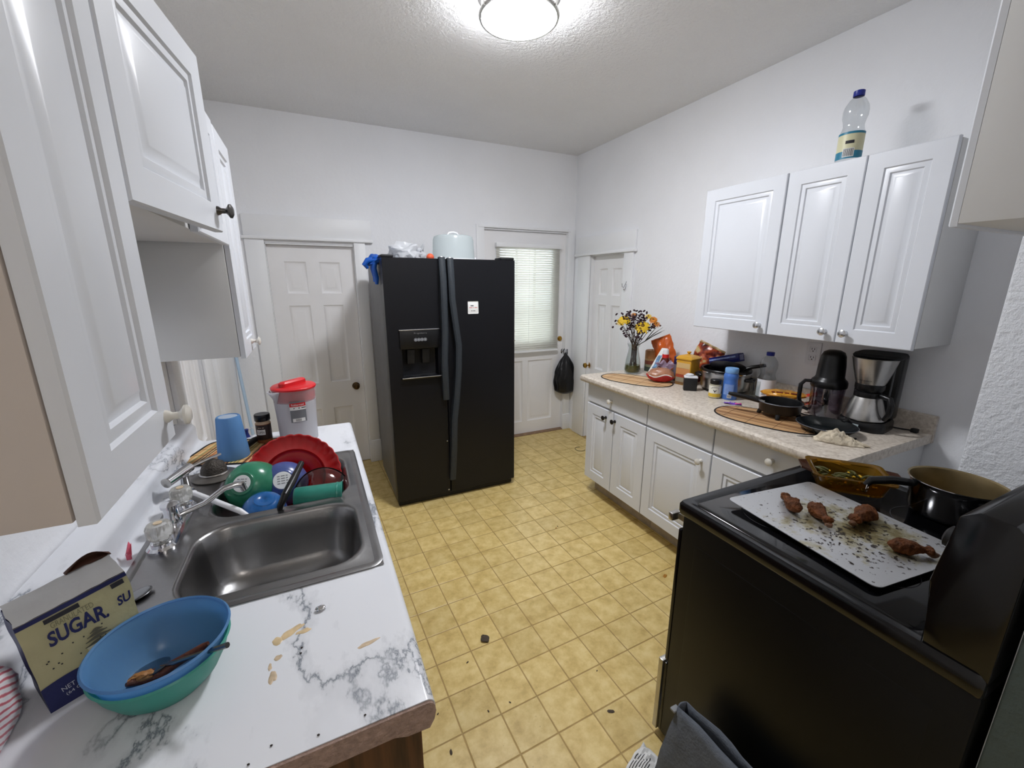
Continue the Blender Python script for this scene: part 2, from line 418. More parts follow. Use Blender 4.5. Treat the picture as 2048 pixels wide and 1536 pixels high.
# doors ---------------------------------------------------------------
def six_panels(w, h, k=1.):
    st = .105*w/.6; mid = .09*w/.6; pw = (w-2*st-mid)/2
    rows = [(.155*h/1.82, .47*h/1.82+.05*h/1.82), (.74*h/1.82, 1.37*h/1.82), (1.46*h/1.82, 1.70*h/1.82)]
    return [(st+c*(pw+mid), a, st+c*(pw+mid)+pw, b_) for a, b_ in rows for c in (0, 1)]
def knob(parent, P, N, m, rr=.027, L=.055, name='door_knob'):
    N = Vector(N); q = N.to_track_quat('Z', 'Y').to_matrix().to_4x4()
    b = B().lathe([(0, 0), (.03, 0), (.031, .004), (.012, .009), (.011, L*.45), (rr*.8, L*.55), (rr, L*.75), (rr*.85, L*.93), (0, L)], 20, c=P, M=q)
    return b.obj(name, m, parent, off=parent.location)
def door(name, U, N, O, w, h, label, kn=None):
    O = Vector(O); O.z = 0; h += .01; d = bpy.data.objects.new(name, None); COL.objects.link(d); d.location = O; d.empty_display_size = .1
    struct(d, label, 'door')
    b = paneled(B(), U, (0, 0, 1), N, O, w, h, .035, six_panels(w, h), DOORPROF)
    b.obj('slab', DOORW, d, off=O); return d
d1 = door('door_1', (1, 0, 0), (0, -1, 0), (-.26, YB+.045, .01), .606, 1.812, 'white six panel door left of the refrigerator')
knob(d1, ony(YB+.045, 712, 771), (0, -1, 0), DARKBRASS)
d3 = door('door_3', (0, -1, 0), (-1, 0, 0), (XR+.04, 3.372, .01), .48, 1.78, 'narrow white six panel door on the right wall')
knob(d3, onx(XR+.03, 1177, 730), (-1, 0, 0), BRASS)
d4 = door('door_4', (0, 1, 0), (1, 0, 0), (XL-.012, 2.204, .01), .428, 1.845, 'white panel door on the left wall past the counter')
# back door with a window
O2 = Vector((1.457, YB+.03, .0)); W2, H2 = .878, 2.01
d2 = bpy.data.objects.new('door_2', None); COL.objects.link(d2); d2.location = O2
struct(d2, 'white back door with a blind covered window', 'door')
wx0, wx1, wz0, wz1 = .15, .74, .96, 1.86
b = B()
for x0, x1, z0, z1 in ((0, wx0, wz0, wz1), (wx1, W2, wz0, wz1), (0, W2, wz1, H2)): b.box(x0, x1, 0, .04, z0, z1)
b.obj('upper_slab', DOORW, d2, smooth=0)
paneled(B(), (1, 0, 0), (0, 0, 1), (0, -1, 0), (0, 0, 0), W2, wz0, .04, [(.12, .14, .41, .78), (.47, .14, .76, .78)], DOORPROF).obj('lower_slab', DOORW, d2)
b = B()
for x0, x1, z0, z1 in ((wx0-.03, wx0+.012, wz0-.03, wz1+.03), (wx1-.012, wx1+.03, wz0-.03, wz1+.03), (wx0, wx1, wz0-.03, wz0+.012), (wx0, wx1, wz1-.012, wz1+.03)):
    b.box(x0, x1, -.012, 0, z0, z1, .003)
b.obj('lite_frame', TRIM, d2)
for i in (1, 2):
    x = wx0+(wx1-wx0)*i/3; B().box(x-.009, x+.009, .01, .03, wz0, wz1).obj('muntin', TRIM, d2, smooth=0)
    z = wz0+(wz1-wz0)*i/3; B().box(wx0, wx1, .01, .03, z-.009, z+.009).obj('muntin', TRIM, d2, smooth=0)
B().box(wx0, wx1, .018, .021, wz0, wz1).obj('pane', GLASS, d2, smooth=0)
B().prism([(-.05, 0), (-.05, .006), (-.03, .012), (.05, .012), (.05, 0)], 0, 0, W2).obj('threshold', mat('worn threshold', '#8a6f58', rough=.7, var=.3, vscale=20), d2)
b = B().lathe([(0, 0), (.026, 0), (.026, .006), (.016, .01), (.015, .02), (0, .021)], 20, c=ony(YB+.03, 1119, 677), M=Vector((0, -1, 0)).to_track_quat('Z', 'Y').to_matrix().to_4x4())
b.obj('deadbolt', BRASS, d2, off=O2)
knobP = ony(YB+.03, 1126, 702)
knob(d2, knobP, (0, -1, 0), CHROME)
# blind
BX0, BX1 = 1.563, 2.246
SLAT = frosted('blind slat', '#f3f1ea', .97, .5)
bl = thing('window_blind', 'white horizontal slat blind hanging on the back door window', 'blind', (1.9, YB-.012, .87))
B().box(BX0, BX1, -.028, .018, 1.862, 1.90, .004).obj('headrail', TRIM, bl, off=(1.9, 0, .87))
sb = None
NS = 46
for i in range(NS):
    z = .905+(1.855-.905)*i/(NS-1)
    if sb is None:
        s_ = B(); s_.grid(lambda u, v: Vector(((u-.5)*(BX1-BX0-.012), (v-.5)*.012, (v-.5)*.0195-.0016*math.cos((v-.5)*PI))), 1, 4); sb = s_.obj('slat', SLAT, bl, thick=.0006)
        o = sb
    else: o = sb.copy(); COL.objects.link(o)
    o.location = ((BX0+BX1)/2-1.9, -.004, z-.87)
B().box(BX0+.004, BX1-.004, -.014, .008, .872, .892, .003).obj('bottom_rail', TRIM, bl, off=(1.9, 0, .87))
for x in (BX0+.09, BX1-.09, (BX0+BX1)/2): B().tube([(x-1.9, -.012, .01), (x-1.9, -.012, 1.0)], .0009, 5).obj('ladder_cord', PAPER, bl)
# casings -------------------------------------------------------------
n_tr = [2]
def trim(b, label):
    o = b.obj('trim_%d' % n_tr[0], TRIM); n_tr[0] += 1; return struct(o, label, 'trim')
b = B(); y = YB
b.box(-.385, -.262, y-.02, y, 0, 1.855, .004); b.box(.35, .435, y-.02, y, 0, 1.855, .004); b.box(-.385, .488, y-.024, y, 1.872, 2.02, .004); b.box(-.40, .495, y-.036, y, 1.852, 1.874, .004)
b.box(.345, .44, y-.026, y, 0, .20, .004)
b.box(-.262, .35, y+.0, y+.1, 1.822, 1.832); b.box(-.268, -.258, y, y+.1, 0, 1.83); b.box(.346, .356, y, y+.1, 0, 1.83)
trim(b, 'white casing around the six panel door')
b = B(); b.box(2.336, 2.415, y-.016, y, 0, 2.05, .004); b.box(1.38, 1.455, y-.016, y, 0, 2.05, .004); b.box(1.40, 2.36, y-.02, y, 2.024, 2.044, .003)
b.box(1.452, 2.34, y, y+.1, 2.012, 2.024); b.box(2.334, 2.344, y, y+.1, 0, 2.02); b.box(1.448, 1.458, y, y+.1, 0, 2.02); b.box(2.33, 2.42, y-.024, y, 0, .17, .004)
trim(b, 'white casing around the back door')
b = B(); x = XR
b.box(x-.02, x, 2.775, 2.89, 0, 1.80, .004); b.box(x-.02, x, 3.375, 3.565, 0, 1.80, .004); b.box(x-.024, x, 2.755, 3.60, 1.815, 1.965, .004); b.box(x-.036, x, 2.745, 3.61, 1.795, 1.817, .004)
b.box(x, x+.09, 3.37, 3.38, 0, 1.79); b.box(x, x+.09, 2.885, 2.895, 0, 1.79); b.box(x, x+.09, 2.89, 3.375, 1.787, 1.797)
trim(b, 'white casing around the narrow right wall door')
b = B(); x = XL
b.box(x, x+.02, 2.08, 2.20, 0, 1.88, .004); b.box(x, x+.02, 2.645, 2.80, 0, 1.88, .004); b.box(x, x+.024, 2.05, 2.82, 1.88, 2.0, .004); b.box(x, x+.028, 2.86, 3.2, 0, 1.9, .004)
trim(b, 'white casing on the left wall')
for nm, (x0, x1, y0, y1) in dict(baseboard_back=(.44, 1.38, YB-.016, YB), baseboard_right=(XR-.016, XR, 2.45, 2.77), baseboard_corner=(XL, -.385, YB-.016, YB)).items():
    struct(B().box(x0, x1, y0, y1, 0, .14, .004).obj(nm, TRIM), 'white baseboard', 'baseboard')
# coat hook
P = onx(XR-.021, 1253, 568)
h = thing('coat_hook', 'small silver wire coat hook on the right door casing', 'hook', P)
B().tube([(0, 0, .02), (-.012, 0, .0), (-.03, 0, -.03), (-.045, 0, -.02), (-.048, 0, .004)], .003, 6).obj('upper_prong', CHROME, h)
B().tube([(0, 0, .0), (-.01, 0, -.04), (-.02, 0, -.05), (-.028, 0, -.04)], .003, 6).obj('lower_prong', CHROME, h)

# ceiling lamp --------------------------------------------------------
LP = onz(2.60, 1038, 50); LP.z = 0
LD = mat('lamp diffuser', '#ffffff', rough=.5, emit='#f8faff', estr=LAMP_POWER)
la = thing('ceiling_lamp', 'round flush ceiling lamp with glowing white drum and silver ring', 'lamp', (LP.x, LP.y, ZC))
B().lathe([(0, 0), (.175, 0), (.175, -.012), (.15, -.016), (0, -.016)], 48).obj('ceiling_plate', STEEL, la)
B().lathe([(.156, -.079), (.15, -.088), (.12, -.098), (.06, -.105), (0, -.107)], 48).obj('diffuser', LD, la)
LDS = mat('lamp drum side', '#ffffff', rough=.5, emit='#f8faff', estr=LAMP_POWER*.27)
B().lathe([(.148, -.016), (.155, -.02), (.156, -.079)], 48).obj('drum_side', LDS, la)
B().lathe([(.158, -.076), (.167, -.076), (.169, -.082), (.166, -.09), (.158, -.09), (.158, -.076)], 48).obj('trim_ring', STEEL, la)
B().lathe([(.157, -.012), (.166, -.012), (.166, -.02), (.157, -.02)], 48).obj('upper_ring', STEEL, la)
for a in (1.15, 3.3, 5.3):
    p = Vector((math.cos(a), math.sin(a), 0)); B().tube([p*.168+Vector((0, 0, -.03)), p*.17+Vector((0, 0, -.092))], .004, 6).obj('clip', STEEL, la)
# assumed ceiling lamp, unseen behind the viewpoint, added to light the near cabinet side
LD_ASSUMED = mat('assumed lamp diffuser', '#ffffff', rough=.5, emit='#fff8f1', estr=LAMP_POWER*.19)
assumed_lamp = thing('ceiling_lamp', 'assumed round ceiling lamp added unseen in the adjoining room behind the viewpoint', 'lamp', (.45, -.95, ZC))
B().lathe([(0, 0), (.17, 0), (.17, -.012), (.15, -.016), (0, -.016)], 40).obj('ceiling_plate', STEEL, assumed_lamp)
B().lathe([(.148, -.016), (.156, -.03), (.15, -.07), (.11, -.095), (.05, -.105), (0, -.107)], 40).obj('diffuser', LD_ASSUMED, assumed_lamp)
# ------------------------------------------------------------------ cabinets
def cab_knob(parent, P, N, m, off, s=1., name='knob'):
    q = Vector(N).to_track_quat('Z', 'Y').to_matrix().to_4x4()
    b = B().lathe([(0, 0), (.011*s, 0), (.010*s, .004), (.0062*s, .009), (.006*s, .018), (.010*s, .022), (.0165*s, .026), (.0165*s, .030), (.010*s, .034), (0, .0345)], 18, c=P, M=q)
    return b.obj(name, m, parent, off=off)
KNOBW = mat('white ceramic knob', '#dcd8cf', rough=.18, var=.05, vscale=40)
KNOBG = mat('dark nickel knob', '#5a5856', rough=.3, metal=.9)
KNOBB = mat('black knob', '#17120f', rough=.25)
KNOBC = mat('satin nickel knob', '#cfd0d3', rough=.22, metal=.85)
SHADETAN = mat('cabinet side with shade tint', '#cfc5be', rough=.55, var=.05, vscale=4)  # brownish shade on the near side is put into this colour

def wall_cab(name, label, side, y0, y1, z0, z1, xf, xw, doors, sidemat=CABSIDE):
    """side +1: faces +x; doors: (ya, yb, knob (y, z), knob material, swing)"""
    off = Vector((xw, (y0+y1)/2, z0)); c = thing(name, label, 'cabinet', off)
    body0, body1 = (xw+.001, xf-.021) if side > 0 else (xf+.021, xw-.001)
    B().box(body0, body1, y0, y1, z0, z1, .002).obj('body', sidemat, c, off=off)
    N = Vector((side, 0, 0))
    for ya, yb, kn, km, swing in doors:
        w, h = yb-ya-.004, z1-z0+.012
        U = Vector((0, 1, 0)) if side > 0 else Vector((0, -1, 0)); O = Vector((xf, ya+.002 if side > 0 else yb-.002, z0-.006))
        R = Matrix.Identity(4)
        if swing: R = Matrix.Translation(O-N*.02) @ Matrix.Rotation(swing, 4, 'Z') @ Matrix.Translation(-(O-N*.02))
        ins = .062
        b = paneled(B(), U, (0, 0, 1), N, O, w, h, .019, [(ins, ins, w-ins, h-ins)], CABPROF); b.xf(R)
        d = b.obj('door', CAB, c, off=off)
        if kn:
            P = R @ Vector((xf, kn[0], kn[1])); k = cab_knob(d, P, R.to_3x3() @ N, km, off)
    return c
XF = -.235
wall_cab('wall_cabinet', 'tall white raised panel cabinet nearest on the left with white knob', 1, .567, .872, 1.30, 2.06, XF, XL, [(.567, .872, (.838, 1.338), KNOBW, 0)], SHADETAN)
wall_cab('wall_cabinet', 'short white two door cabinet above the sink with dark knobs', 1, .885, 1.80, 1.682, 2.06, XF, XL,
         [(.885, 1.343, (1.318, 1.725), KNOBG, -.115), (1.343, 1.80, (1.375, 1.725), KNOBG, 0)])
wall_cab('wall_cabinet', 'tall white cabinet at the far end of the left row', 1, 1.812, 2.12, 1.282, 2.055, XF, XL, [(1.812, 2.12, (1.99, 1.318), KNOBW, 0)])
XG = 2.10
wall_cab('wall_cabinet', 'white single door cabinet at far end of right wall row', -1, 1.385, 1.845, 1.30, 2.05, XG, XR, [(1.385, 1.845, (1.424, 1.338), KNOBC, 0)])
wall_cab('wall_cabinet', 'white two door cabinet above the coffee maker', -1, .79, 1.381, 1.30, 2.05, XG, XR,
         [(1.065, 1.381, (1.11, 1.338), KNOBC, 0), (.79, 1.065, (1.027, 1.338), KNOBC, 0)])
# cabinet over the range, faces +y
off = Vector((1.09, YN, 1.655)); c = thing('wall_cabinet', 'plain grey white cabinet above the range with open underside', 'cabinet', off)
B().box(1.09, 1.86, YN+.001, .3868, 1.66, 2.6, .001).obj('body', CABSIDE, c, off=off)
for x0, x1 in ((1.09, 1.474), (1.476, 1.86)):
    d = paneled(B(), (-1, 0, 0), (0, 0, 1), (0, 1, 0), (x1, .40, 1.655), x1-x0, .95, .013, [(.06, .06, x1-x0-.06, .89)], CABPROF).obj('door', CAB, c, off=off)

# right base units
def base_unit(label, y0, y1, doors, drawer_knob):
    off = Vector((1.765, (y0+y1)/2, 0)); c = thing('base_cabinet', label, 'cabinet', off)
    B().box(1.766, XR-.002, y0+.0005, y1-.0005, .13, .866, .002).obj('body', CABSIDE, c, off=off)
    B().box(1.85, 1.87, y0+.0005, y1-.0005, 0, .13).obj('toe_board', LAMIN_DARK, c, off=off, smooth=0)
    paneled(B(), (0, -1, 0), (0, 0, 1), (-1, 0, 0), (1.745, y1-.002, .724), y1-y0-.004, .138, .019, [], CABPROF).obj('drawer', CAB, c, off=off)
    dr = c.children[-1] if c.children else None
    dr = [o for o in COL.objects if o.name.startswith('drawer') and o.parent == c][-1]
    if drawer_knob: cab_knob(dr, (1.745, drawer_knob[0], drawer_knob[1]), (-1, 0, 0), KNOBW, off)
    for ya, yb, kn, km in doors:
        w = yb-ya-.004; ins = .068
        d = paneled(B(), (0, -1, 0), (0, 0, 1), (-1, 0, 0), (1.745, yb-.002, .135), w, .575, .019, [(ins, ins, w-ins, .575-ins)], CABPROF).obj('door', CAB, c, off=off)
        if kn: cab_knob(d, (1.745, kn[0], kn[1]), (-1, 0, 0), km, off)
    return c
base_unit('white base cabinet with drawer over two narrow doors with black knobs', 1.80, 2.40, [(2.103, 2.40, (2.18, .655), KNOBB), (1.80, 2.10, (2.085, .655), KNOBB)], (2.13, .782))
base_unit('white base cabinet with one door, middle of the right row', 1.335, 1.798, [(1.335, 1.798, (1.393, .655), KNOBW)], None)
base_unit('white base cabinet nearest the range with white knob drawer', .79, 1.333, [(.79, 1.333, None, None)], (1.035, .80))
# right countertop
off = Vector((1.69, 1.6, .87))
ct = thing('countertop', 'beige speckled laminate countertop on the right base cabinets', 'countertop', off)
prof = [(2.40, .868), (1.72, .868), (1.70, .868), (1.692, .876), (1.689, .89), (1.693, .903), (1.704, .9095), (1.72, .91), (2.40, .91)]
B().prism(prof, 1, .768, 2.425).obj('worktop', BEIGE, ct, off=off)
B().prism([(2.40, .868), (2.419, .868), (2.419, .985), (2.415, .99), (2.405, .99), (2.40, .985)], 1, .765, 2.425).obj('backsplash', BEIGE, ct, off=off)
# left base cabinet and countertop
WOODB = mat('dark brown wood', '#4a2c1a', rough=.5, var=.3, vscale=9); k = NT(WOODB)
tc = k.add('ShaderNodeTexCoord'); mp = k.add('ShaderNodeMapping'); mp.inputs['Scale'].default_value = (30, 30, 2.2); k.link(tc.outputs['Object'], mp.inputs[0])
n = k.add('ShaderNodeTexNoise'); n.inputs['Scale'].default_value = 2.2; n.inputs['Detail'].default_value = 6; k.link(mp.outputs[0], n.inputs['Vector'])
k.link(ramp(k, n.outputs['Fac'], [(.3, '#2a160c'), (.55, '#563520'), (.75, '#6d4529')]), k.p.inputs['Base Color'])
off = Vector((-.22, 1.28, 0)); c = thing('sink_cabinet', 'dark brown wooden base cabinet under the sink counter', 'cabinet', off)
b = B()
b.box(-.548, .095, .548, .571, .0, .858); b.box(-.548, .06, 1.982, 2.0, .1, .868); b.box(-.548, .06, .571, 1.982, .1, .118); b.box(-.548, -.54, .571, 1.982, .118, .868); b.box(-.548, .0, .56, 1.99, 0, .1)
b.obj('body', WOODB, c, off=off, smooth=0)
b = B()
for y in (.553, 1.03, 1.51, 1.958): b.box(.06, .078, y, y+.042, .1, .868)
b.box(.06, .078, .553, 2.0, .826, .868); b.box(.06, .078, .553, 2.0, .1, .14); b.box(.06, .078, .553, 2.0, .66, .69)
b.obj('face_frame', WOODB, c, off=off, smooth=0)
for i in range(3):
    y0 = .585+i*.477; w = .455
    d = paneled(B(), (0, 1, 0), (0, 0, 1), (1, 0, 0), (.092, y0, .13), w, .545, .014, [(.06, .06, w-.06, .485)], CABPROF).obj('door', WOODB, c, off=off)
    cab_knob(d, (.092, y0+w-.04, .63), (1, 0, 0), DARKBRASS, off, .8)
    d = paneled(B(), (0, 1, 0), (0, 0, 1), (1, 0, 0), (.092, y0, .685), w, .14, .014, [], CABPROF).obj('drawer_front', WOODB, c, off=off)
CHIP = mat('raw chipboard edge', '#9b8377', rough=.9, var=.25, vscale=90, bump=.6, bscale=150)
off = Vector((-.22, 1.28, .87))
ct = thing('countertop', 'white marble pattern laminate countertop with grey veins around the sink', 'countertop', off)
SX0, SX1, SY0, SY1 = -.425, .082, .908, 1.642          # cut out for the sink
def arcp(cx, cz, r, a0, a1, n=5): return [(cx+r*math.cos(a0+(a1-a0)*i/n), cz+r*math.sin(a0+(a1-a0)*i/n)) for i in range(n+1)]
front = [(.112, .876), (.1165, .888)]+arcp(.1025, .896, .014, 0, PI/2)
front = [(.07, .872), (.105, .868)]+front
back = arcp(-.455, .932, .022, -PI/2, -PI, 5)+arcp(-.496, .972, .019, 0, PI*.55, 5)+[(-.546, .996), (-.546, .872)]
full = front+back
for y0, y1 in ((.532, SY0), (SY1, 2.018)): B().prism(full, 1, y0, y1).obj('worktop', MARBLE, ct, off=off)
B().prism([(SX0, .872), (SX0, .91)]+back, 1, SY0, SY1).obj('backsplash', MARBLE, ct, off=off)
B().prism(front+[(SX1, .91), (SX1, .872)], 1, SY0, SY1).obj('front_strip', MARBLE, ct, off=off)
fr2 = [(.05, .868), (.07, .860), (.105, .858), (.113, .872), (.1165, .888)]+arcp(.1025, .895, .013, 0, PI/2)
B().prism(fr2+[(-.50, .909), (-.50, .868)], 1, .527, .532).obj('raw_edge', CHIP, ct, off=off)
lab(ct.children[-1], 'raw chipboard end of the counter') if ct.children else None
# stains on the marble
STAIN = mat('brown tea stain', '#d6bd94', rough=.3, var=.2, vscale=60)
def splat(name, m, P, r, sx, sy, rot, parent, off, seed, h=.0007):
    b = B(); n = 28
    def pt(k, q):
        a = 2*PI*k/n; rr = r*q*(1+.38*noise.noise(Vector((math.cos(a)*1.6+seed, math.sin(a)*1.6, seed))))
        x, y = rr*sx*math.cos(a), rr*sy*math.sin(a)
        return Vector((P[0]+x*math.cos(rot)-y*math.sin(rot), P[1]+x*math.sin(rot)+y*math.cos(rot), P[2]+h*(1 if q < 1 else .1)))
    b.loops([[pt(k, 1) for k in range(n)], [pt(k, .85) for k in range(n)], [pt(k, .3) for k in range(n)]], True, False, True)
    return b.obj(name, m, parent, off=off)
STAINL = mat('pale dried stain', '#cdb79a', rough=.35, var=.3, vscale=80)
for (px, py, r, sx, sy, rot) in ((585, 1262, .014, 1.9, .6, .5), (556, 1282, .009, 1, 1.2, .3), (608, 1262, .008, 1.6, .7, .1)): splat('tea_stain', STAIN, onz(.9101, px, py), r, sx, sy, rot, ct, off, px*.1)
for (px, py, r, sx, sy, rot) in ((545, 1355, .0085, .7, 1.4, 0), (557, 1315, .006, 1.2, 1, .5), (735, 1287, .012, 1.6, .4, .2), (540, 1335, .005, .6, 1.5, 0)): splat('dried_ring', STAINL, onz(.9101, px, py), r, sx, sy, rot, ct, off, px*.1)

# ------------------------------------------------------------------ refrigerator
FR = mat('black refrigerator', '#0d0e13', rough=.36, var=.08, vscale=3, bump=.05, bscale=260, spec=.4)
FRSIDE = mat('dark grey textured refrigerator side with lamp glare', '#5c5c5e', rough=.42, var=.12, vscale=9, bump=.25, bscale=180)  # base grey lightened to carry the lamp's glare on this side
FRH = mat('dark grey handle', '#2c3238', rough=.5, var=.1, vscale=50, bump=.2, bscale=200)
f0, f1, fs = .415, 1.315, .80; fy = 2.73; ftop = 1.70
off = Vector(((f0+f1)/2, 3.1, 0))
fr = thing('refrigerator', 'black side by side refrigerator with ice dispenser and wavy handles', 'refrigerator', off)
B().box(f0+.004, f1-.004, fy+.075, 3.44, .03, ftop-.012, .006).obj('body', FRSIDE, fr, off=off)
b = paneled(B(), (1, 0, 0), (0, 0, 1), (0, -1, 0), (f0, fy, .05), fs-.003-f0, ftop-.05, .07, [(.088, .885, .328, 1.075)], [(0, 0), (.002, -.004), (.006, -.06), (.02, -.064)])
b.obj('freezer_door', FR, fr, off=off)
b = paneled(B(), (1, 0, 0), (0, 0, 1), (0, -1, 0), (fs+.003, fy, .05), f1-fs-.003, ftop-.05, .07, [], CABPROF); b.obj('fridge_door', FR, fr, off=off)
dp = B().box(.492, .752, fy-.012, fy+.002, 1.128, 1.252, .004).obj('dispenser_panel', BLACK, fr, off=off)
SILV = mat('silver trim', '#c6c8cc', rough=.25, metal=.9)
B().box(.489, .755, fy-.014, fy-.002, 1.249, 1.255, .002).obj('upper_trim', SILV, dp, off=off)
B().box(.489, .758, fy-.026, fy+.0, .925, .942, .004).obj('tray', BLACK, dp, off=off)
B().box(.492, .756, fy-.028, fy-.02, .934, .94, .002).obj('tray_trim', SILV, dp, off=off)
for x in (.565, .665): B().prism([(fy+.012, 1.12), (fy+.05, 1.12), (fy+.05, 1.02), (fy+.03, 1.02)], 0, x-.025, x+.025, .004).obj('paddle', BLACKM, dp, off=off)
b = B(); put_text(b, 'Frigidaire', lambda u, v: Vector((.585+.085*u, fy-.0126, 1.222+.012*v))); b.obj('brand_lettering', SILV, dp, off=off, smooth=0)
b = B()
for i in range(4):
    b.lathe([(.0085, 0), (.0105, 0), (.0105, .0006), (.0085, .0006), (.0085, 0)], 16, c=(.594+.021*i, fy-.0124, 1.187), M=Vector((0, -1, 0)).to_track_quat('Z', 'Y').to_matrix().to_4x4())
    b.box(.590+.021*i, .598+.021*i, fy-.013, fy-.0124, 1.182, 1.192)
b.obj('button_icons', mat('grey print', '#a9acb2', rough=.5), dp, off=off)
hl = [(884, 514), (886, 560), (888, 609), (890, 665), (889, 722), (891, 765), (894, 800)]
hr = [(901, 516), (902, 560), (904, 600), (911, 650), (917, 690), (917, 735), (914, 790), (909, 840), (908, 900), (907, 960)]
for pts in (hl, hr):
    b = B(); L = []
    for i, (px, py) in enumerate(pts):
        q = ony(fy-.03, px, py); out = .052 if 0 < i < len(pts)-1 else .03
        w = .021
        L.append([Vector((q.x-w, fy-.001, q.z)), Vector((q.x-w, fy-out*.8, q.z)), Vector((q.x-w*.5, fy-out, q.z)), Vector((q.x+w*.5, fy-out, q.z)), Vector((q.x+w, fy-out*.8, q.z)), Vector((q.x+w, fy-.001, q.z))])
    b.loops(L, True, True, True); h = b.obj('handle', FRH, fr, off=off)
    q = ony(fy-.03, *pts[0]); B().lathe([(0, .004), (.018, .004), (.02, 0)], 16, c=(q.x, fy-.02, q.z), sy=.6).obj('end_cap', SILV, h, off=off)
for x0, x1 in ((f0-.002, f0+.075), (f1-.10, f1+.002)): B().box(x0, x1, fy+.012, fy+.13, ftop, ftop+.018, .007).obj('hinge_cover', BLACKM, fr, off=off)
for px, py in ((895, 882), (898, 979), (1029, 681)):
    q = ony(fy, px, py); B().blob((q.x, fy, q.z), (.006, .003, .006), 1).obj('screw_cap', SILV, fr, off=off)
B().box(f0+.01, f1-.01, fy+.03, fy+.07, .005, .06, .003).obj('toe_grille', BLACKM, fr, off=off)
for x in (f0+.04, f1-.04): B().lathe([(0, 0), (.02, 0), (.02, .04), (0, .04)], 12, c=(x, fy+.1, 0)).obj('foot', BLACKM, fr, off=off)
for x in (f0+.04, f1-.04): B().lathe([(0, 0), (.02, 0), (.02, .04), (0, .04)], 12, c=(x, 3.36, 0)).obj('foot', BLACKM, fr, off=off)
P = ony(fy, 946, 615)
st = B().box(P.x-.038, P.x+.038, fy-.0012, fy+.0, P.z-.042, P.z+.042, .004).obj('sticker', PAPER, fr, off=off)
RED = mat('red print', '#c0392f', rough=.6); INK = mat('dark print', '#2a2a30', rough=.6)
b = B(); put_marks(b, [1.], lambda u, v: Vector((P.x-.018+.022*u, fy-.0016, P.z+.009+.006*v))); b.obj('dark_lettering', INK, st, off=off, smooth=0)
b = B(); put_marks(b, [1.2, .3, 1], lambda u, v: Vector((P.x-.028+.058*u, fy-.0016, P.z-.002+.0035*v))); b.obj('red_lettering', RED, st, off=off, smooth=0)
b = B(); put_marks(b, [.6, 1], lambda u, v: Vector((P.x-.014+.03*u, fy-.0016, P.z-.024+.0035*v))); b.obj('small_lettering', INK, st, off=off, smooth=0)

# ------------------------------------------------------------------ range
rx0, rx1, ry0, ry1 = .953, 1.668, .162, .80
off = Vector(((rx0+rx1)/2, .48, 0))
rg = thing('electric_range', 'black glass top electric range standing with its back to the near wall', 'range', off)
RSIDE = mat('black range side', '#070707', rough=.42, var=.15, vscale=5, spec=.3)
b = B().box(rx0, rx1, ry0, ry1, .03, .872, .006); b.box(rx0-.0015, rx0+.01, ry0+.05, ry1-.05, .10, .80, .004); b.obj('body', RSIDE, rg, off=off)
b = B()
outer = [(rx0-.006, ry0), (rx1+.006, ry0), (rx1+.006, ry1+.02), (rx0-.006, ry1+.02)]
def rr(x0, x1, y0, y1, r, z, n=5):
    P = []
    for cx, cy, a in ((x1-r, y1-r, 0), (x0+r, y1-r, PI/2), (x0+r, y0+r, PI), (x1-r, y0+r, 1.5*PI)):
        for i in range(n+1): P.append(Vector((cx+r*math.cos(a+PI/2*i/n), cy+r*math.sin(a+PI/2*i/n), z)))
    return P
X0, X1, Y0, Y1 = rx0-.007, rx1+.007, ry0, ry1+.018
b.loops([rr(X0+.004, X1-.004, Y0, Y1-.004, .01, .872), rr(X0, X1, Y0, Y1, .012, .878), rr(X0, X1, Y0, Y1, .012, .905), rr(X0+.005, X1-.005, Y0+.005, Y1-.005, .012, .914), rr(X0+.022, X1-.022, Y0+.02, Y1-.022, .02, .9145), rr(X0+.03, X1-.03, Y0+.03, Y1-.03, .025, .909)], True, True, True)
ck = b.obj('cooktop', ENAMEL, rg, off=off)
B().loops([rr(X0+.031, X1-.031, Y0+.1, Y1-.031, .025, .9092), rr(X0+.033, X1-.033, Y0+.102, Y1-.033, .024, .9105)], True, False, True).obj('glass_top', CERAN, ck, off=off)
RING = mat('burner ring print', '#3a3a3e', rough=.2)
for x, y, r in ((1.14, .64, .09), (1.14, .40, .075), (1.49, .64, .075), (1.49, .42, .1)):
    B().lathe([(r-.002, .9107), (r, .9107)], 40, c=(x, y, 0)).obj('burner_ring', RING, ck, off=off)
gp = [(ry0, .90), (ry0, 1.165), (ry0+.02, 1.187), (.226, 1.19), (.247, 1.172), (.262, 1.035), (.252, .96), (.252, .905)]
bg = B().prism(gp, 0, rx0, rx1, .004).obj('backguard', ENAMEL, rg, off=off)
qq = Vector((0, 1, .12)).to_track_quat('Z', 'Y').to_matrix().to_4x4()
for x in (1.02, 1.1, 1.52, 1.6):
    kk = B().lathe([(0, 0), (.022, 0), (.02, .018), (.012, .022), (0, .0225)], 20, c=(x, .2535, 1.10), M=qq).obj('burner_knob', BLACKM, bg, off=off)
B().box(1.2, 1.42, .2535, .258, 1.06, 1.14, .003).obj('clock_panel', BLACK, bg, off=off)
dr = B().box(rx0, rx1, ry1, ry1+.012, .33, .82, .003).obj('oven_door', ENAMEL, rg, off=off)
b = B().box(rx0-.006, rx1+.006, ry1+.034, ry1+.052, .832, .858, .004); b.box(rx0+.02, rx0+.05, ry1+.01, ry1+.036, .835, .855); b.box(rx1-.05, rx1-.02, ry1+.01, ry1+.036, .835, .855); b.obj('handle', STEEL, dr, off=off)
B().box(rx0+.08, rx1-.08, ry1+.012, ry1+.0135, .42, .72, .002).obj('oven_window', CERAN, dr, off=off)
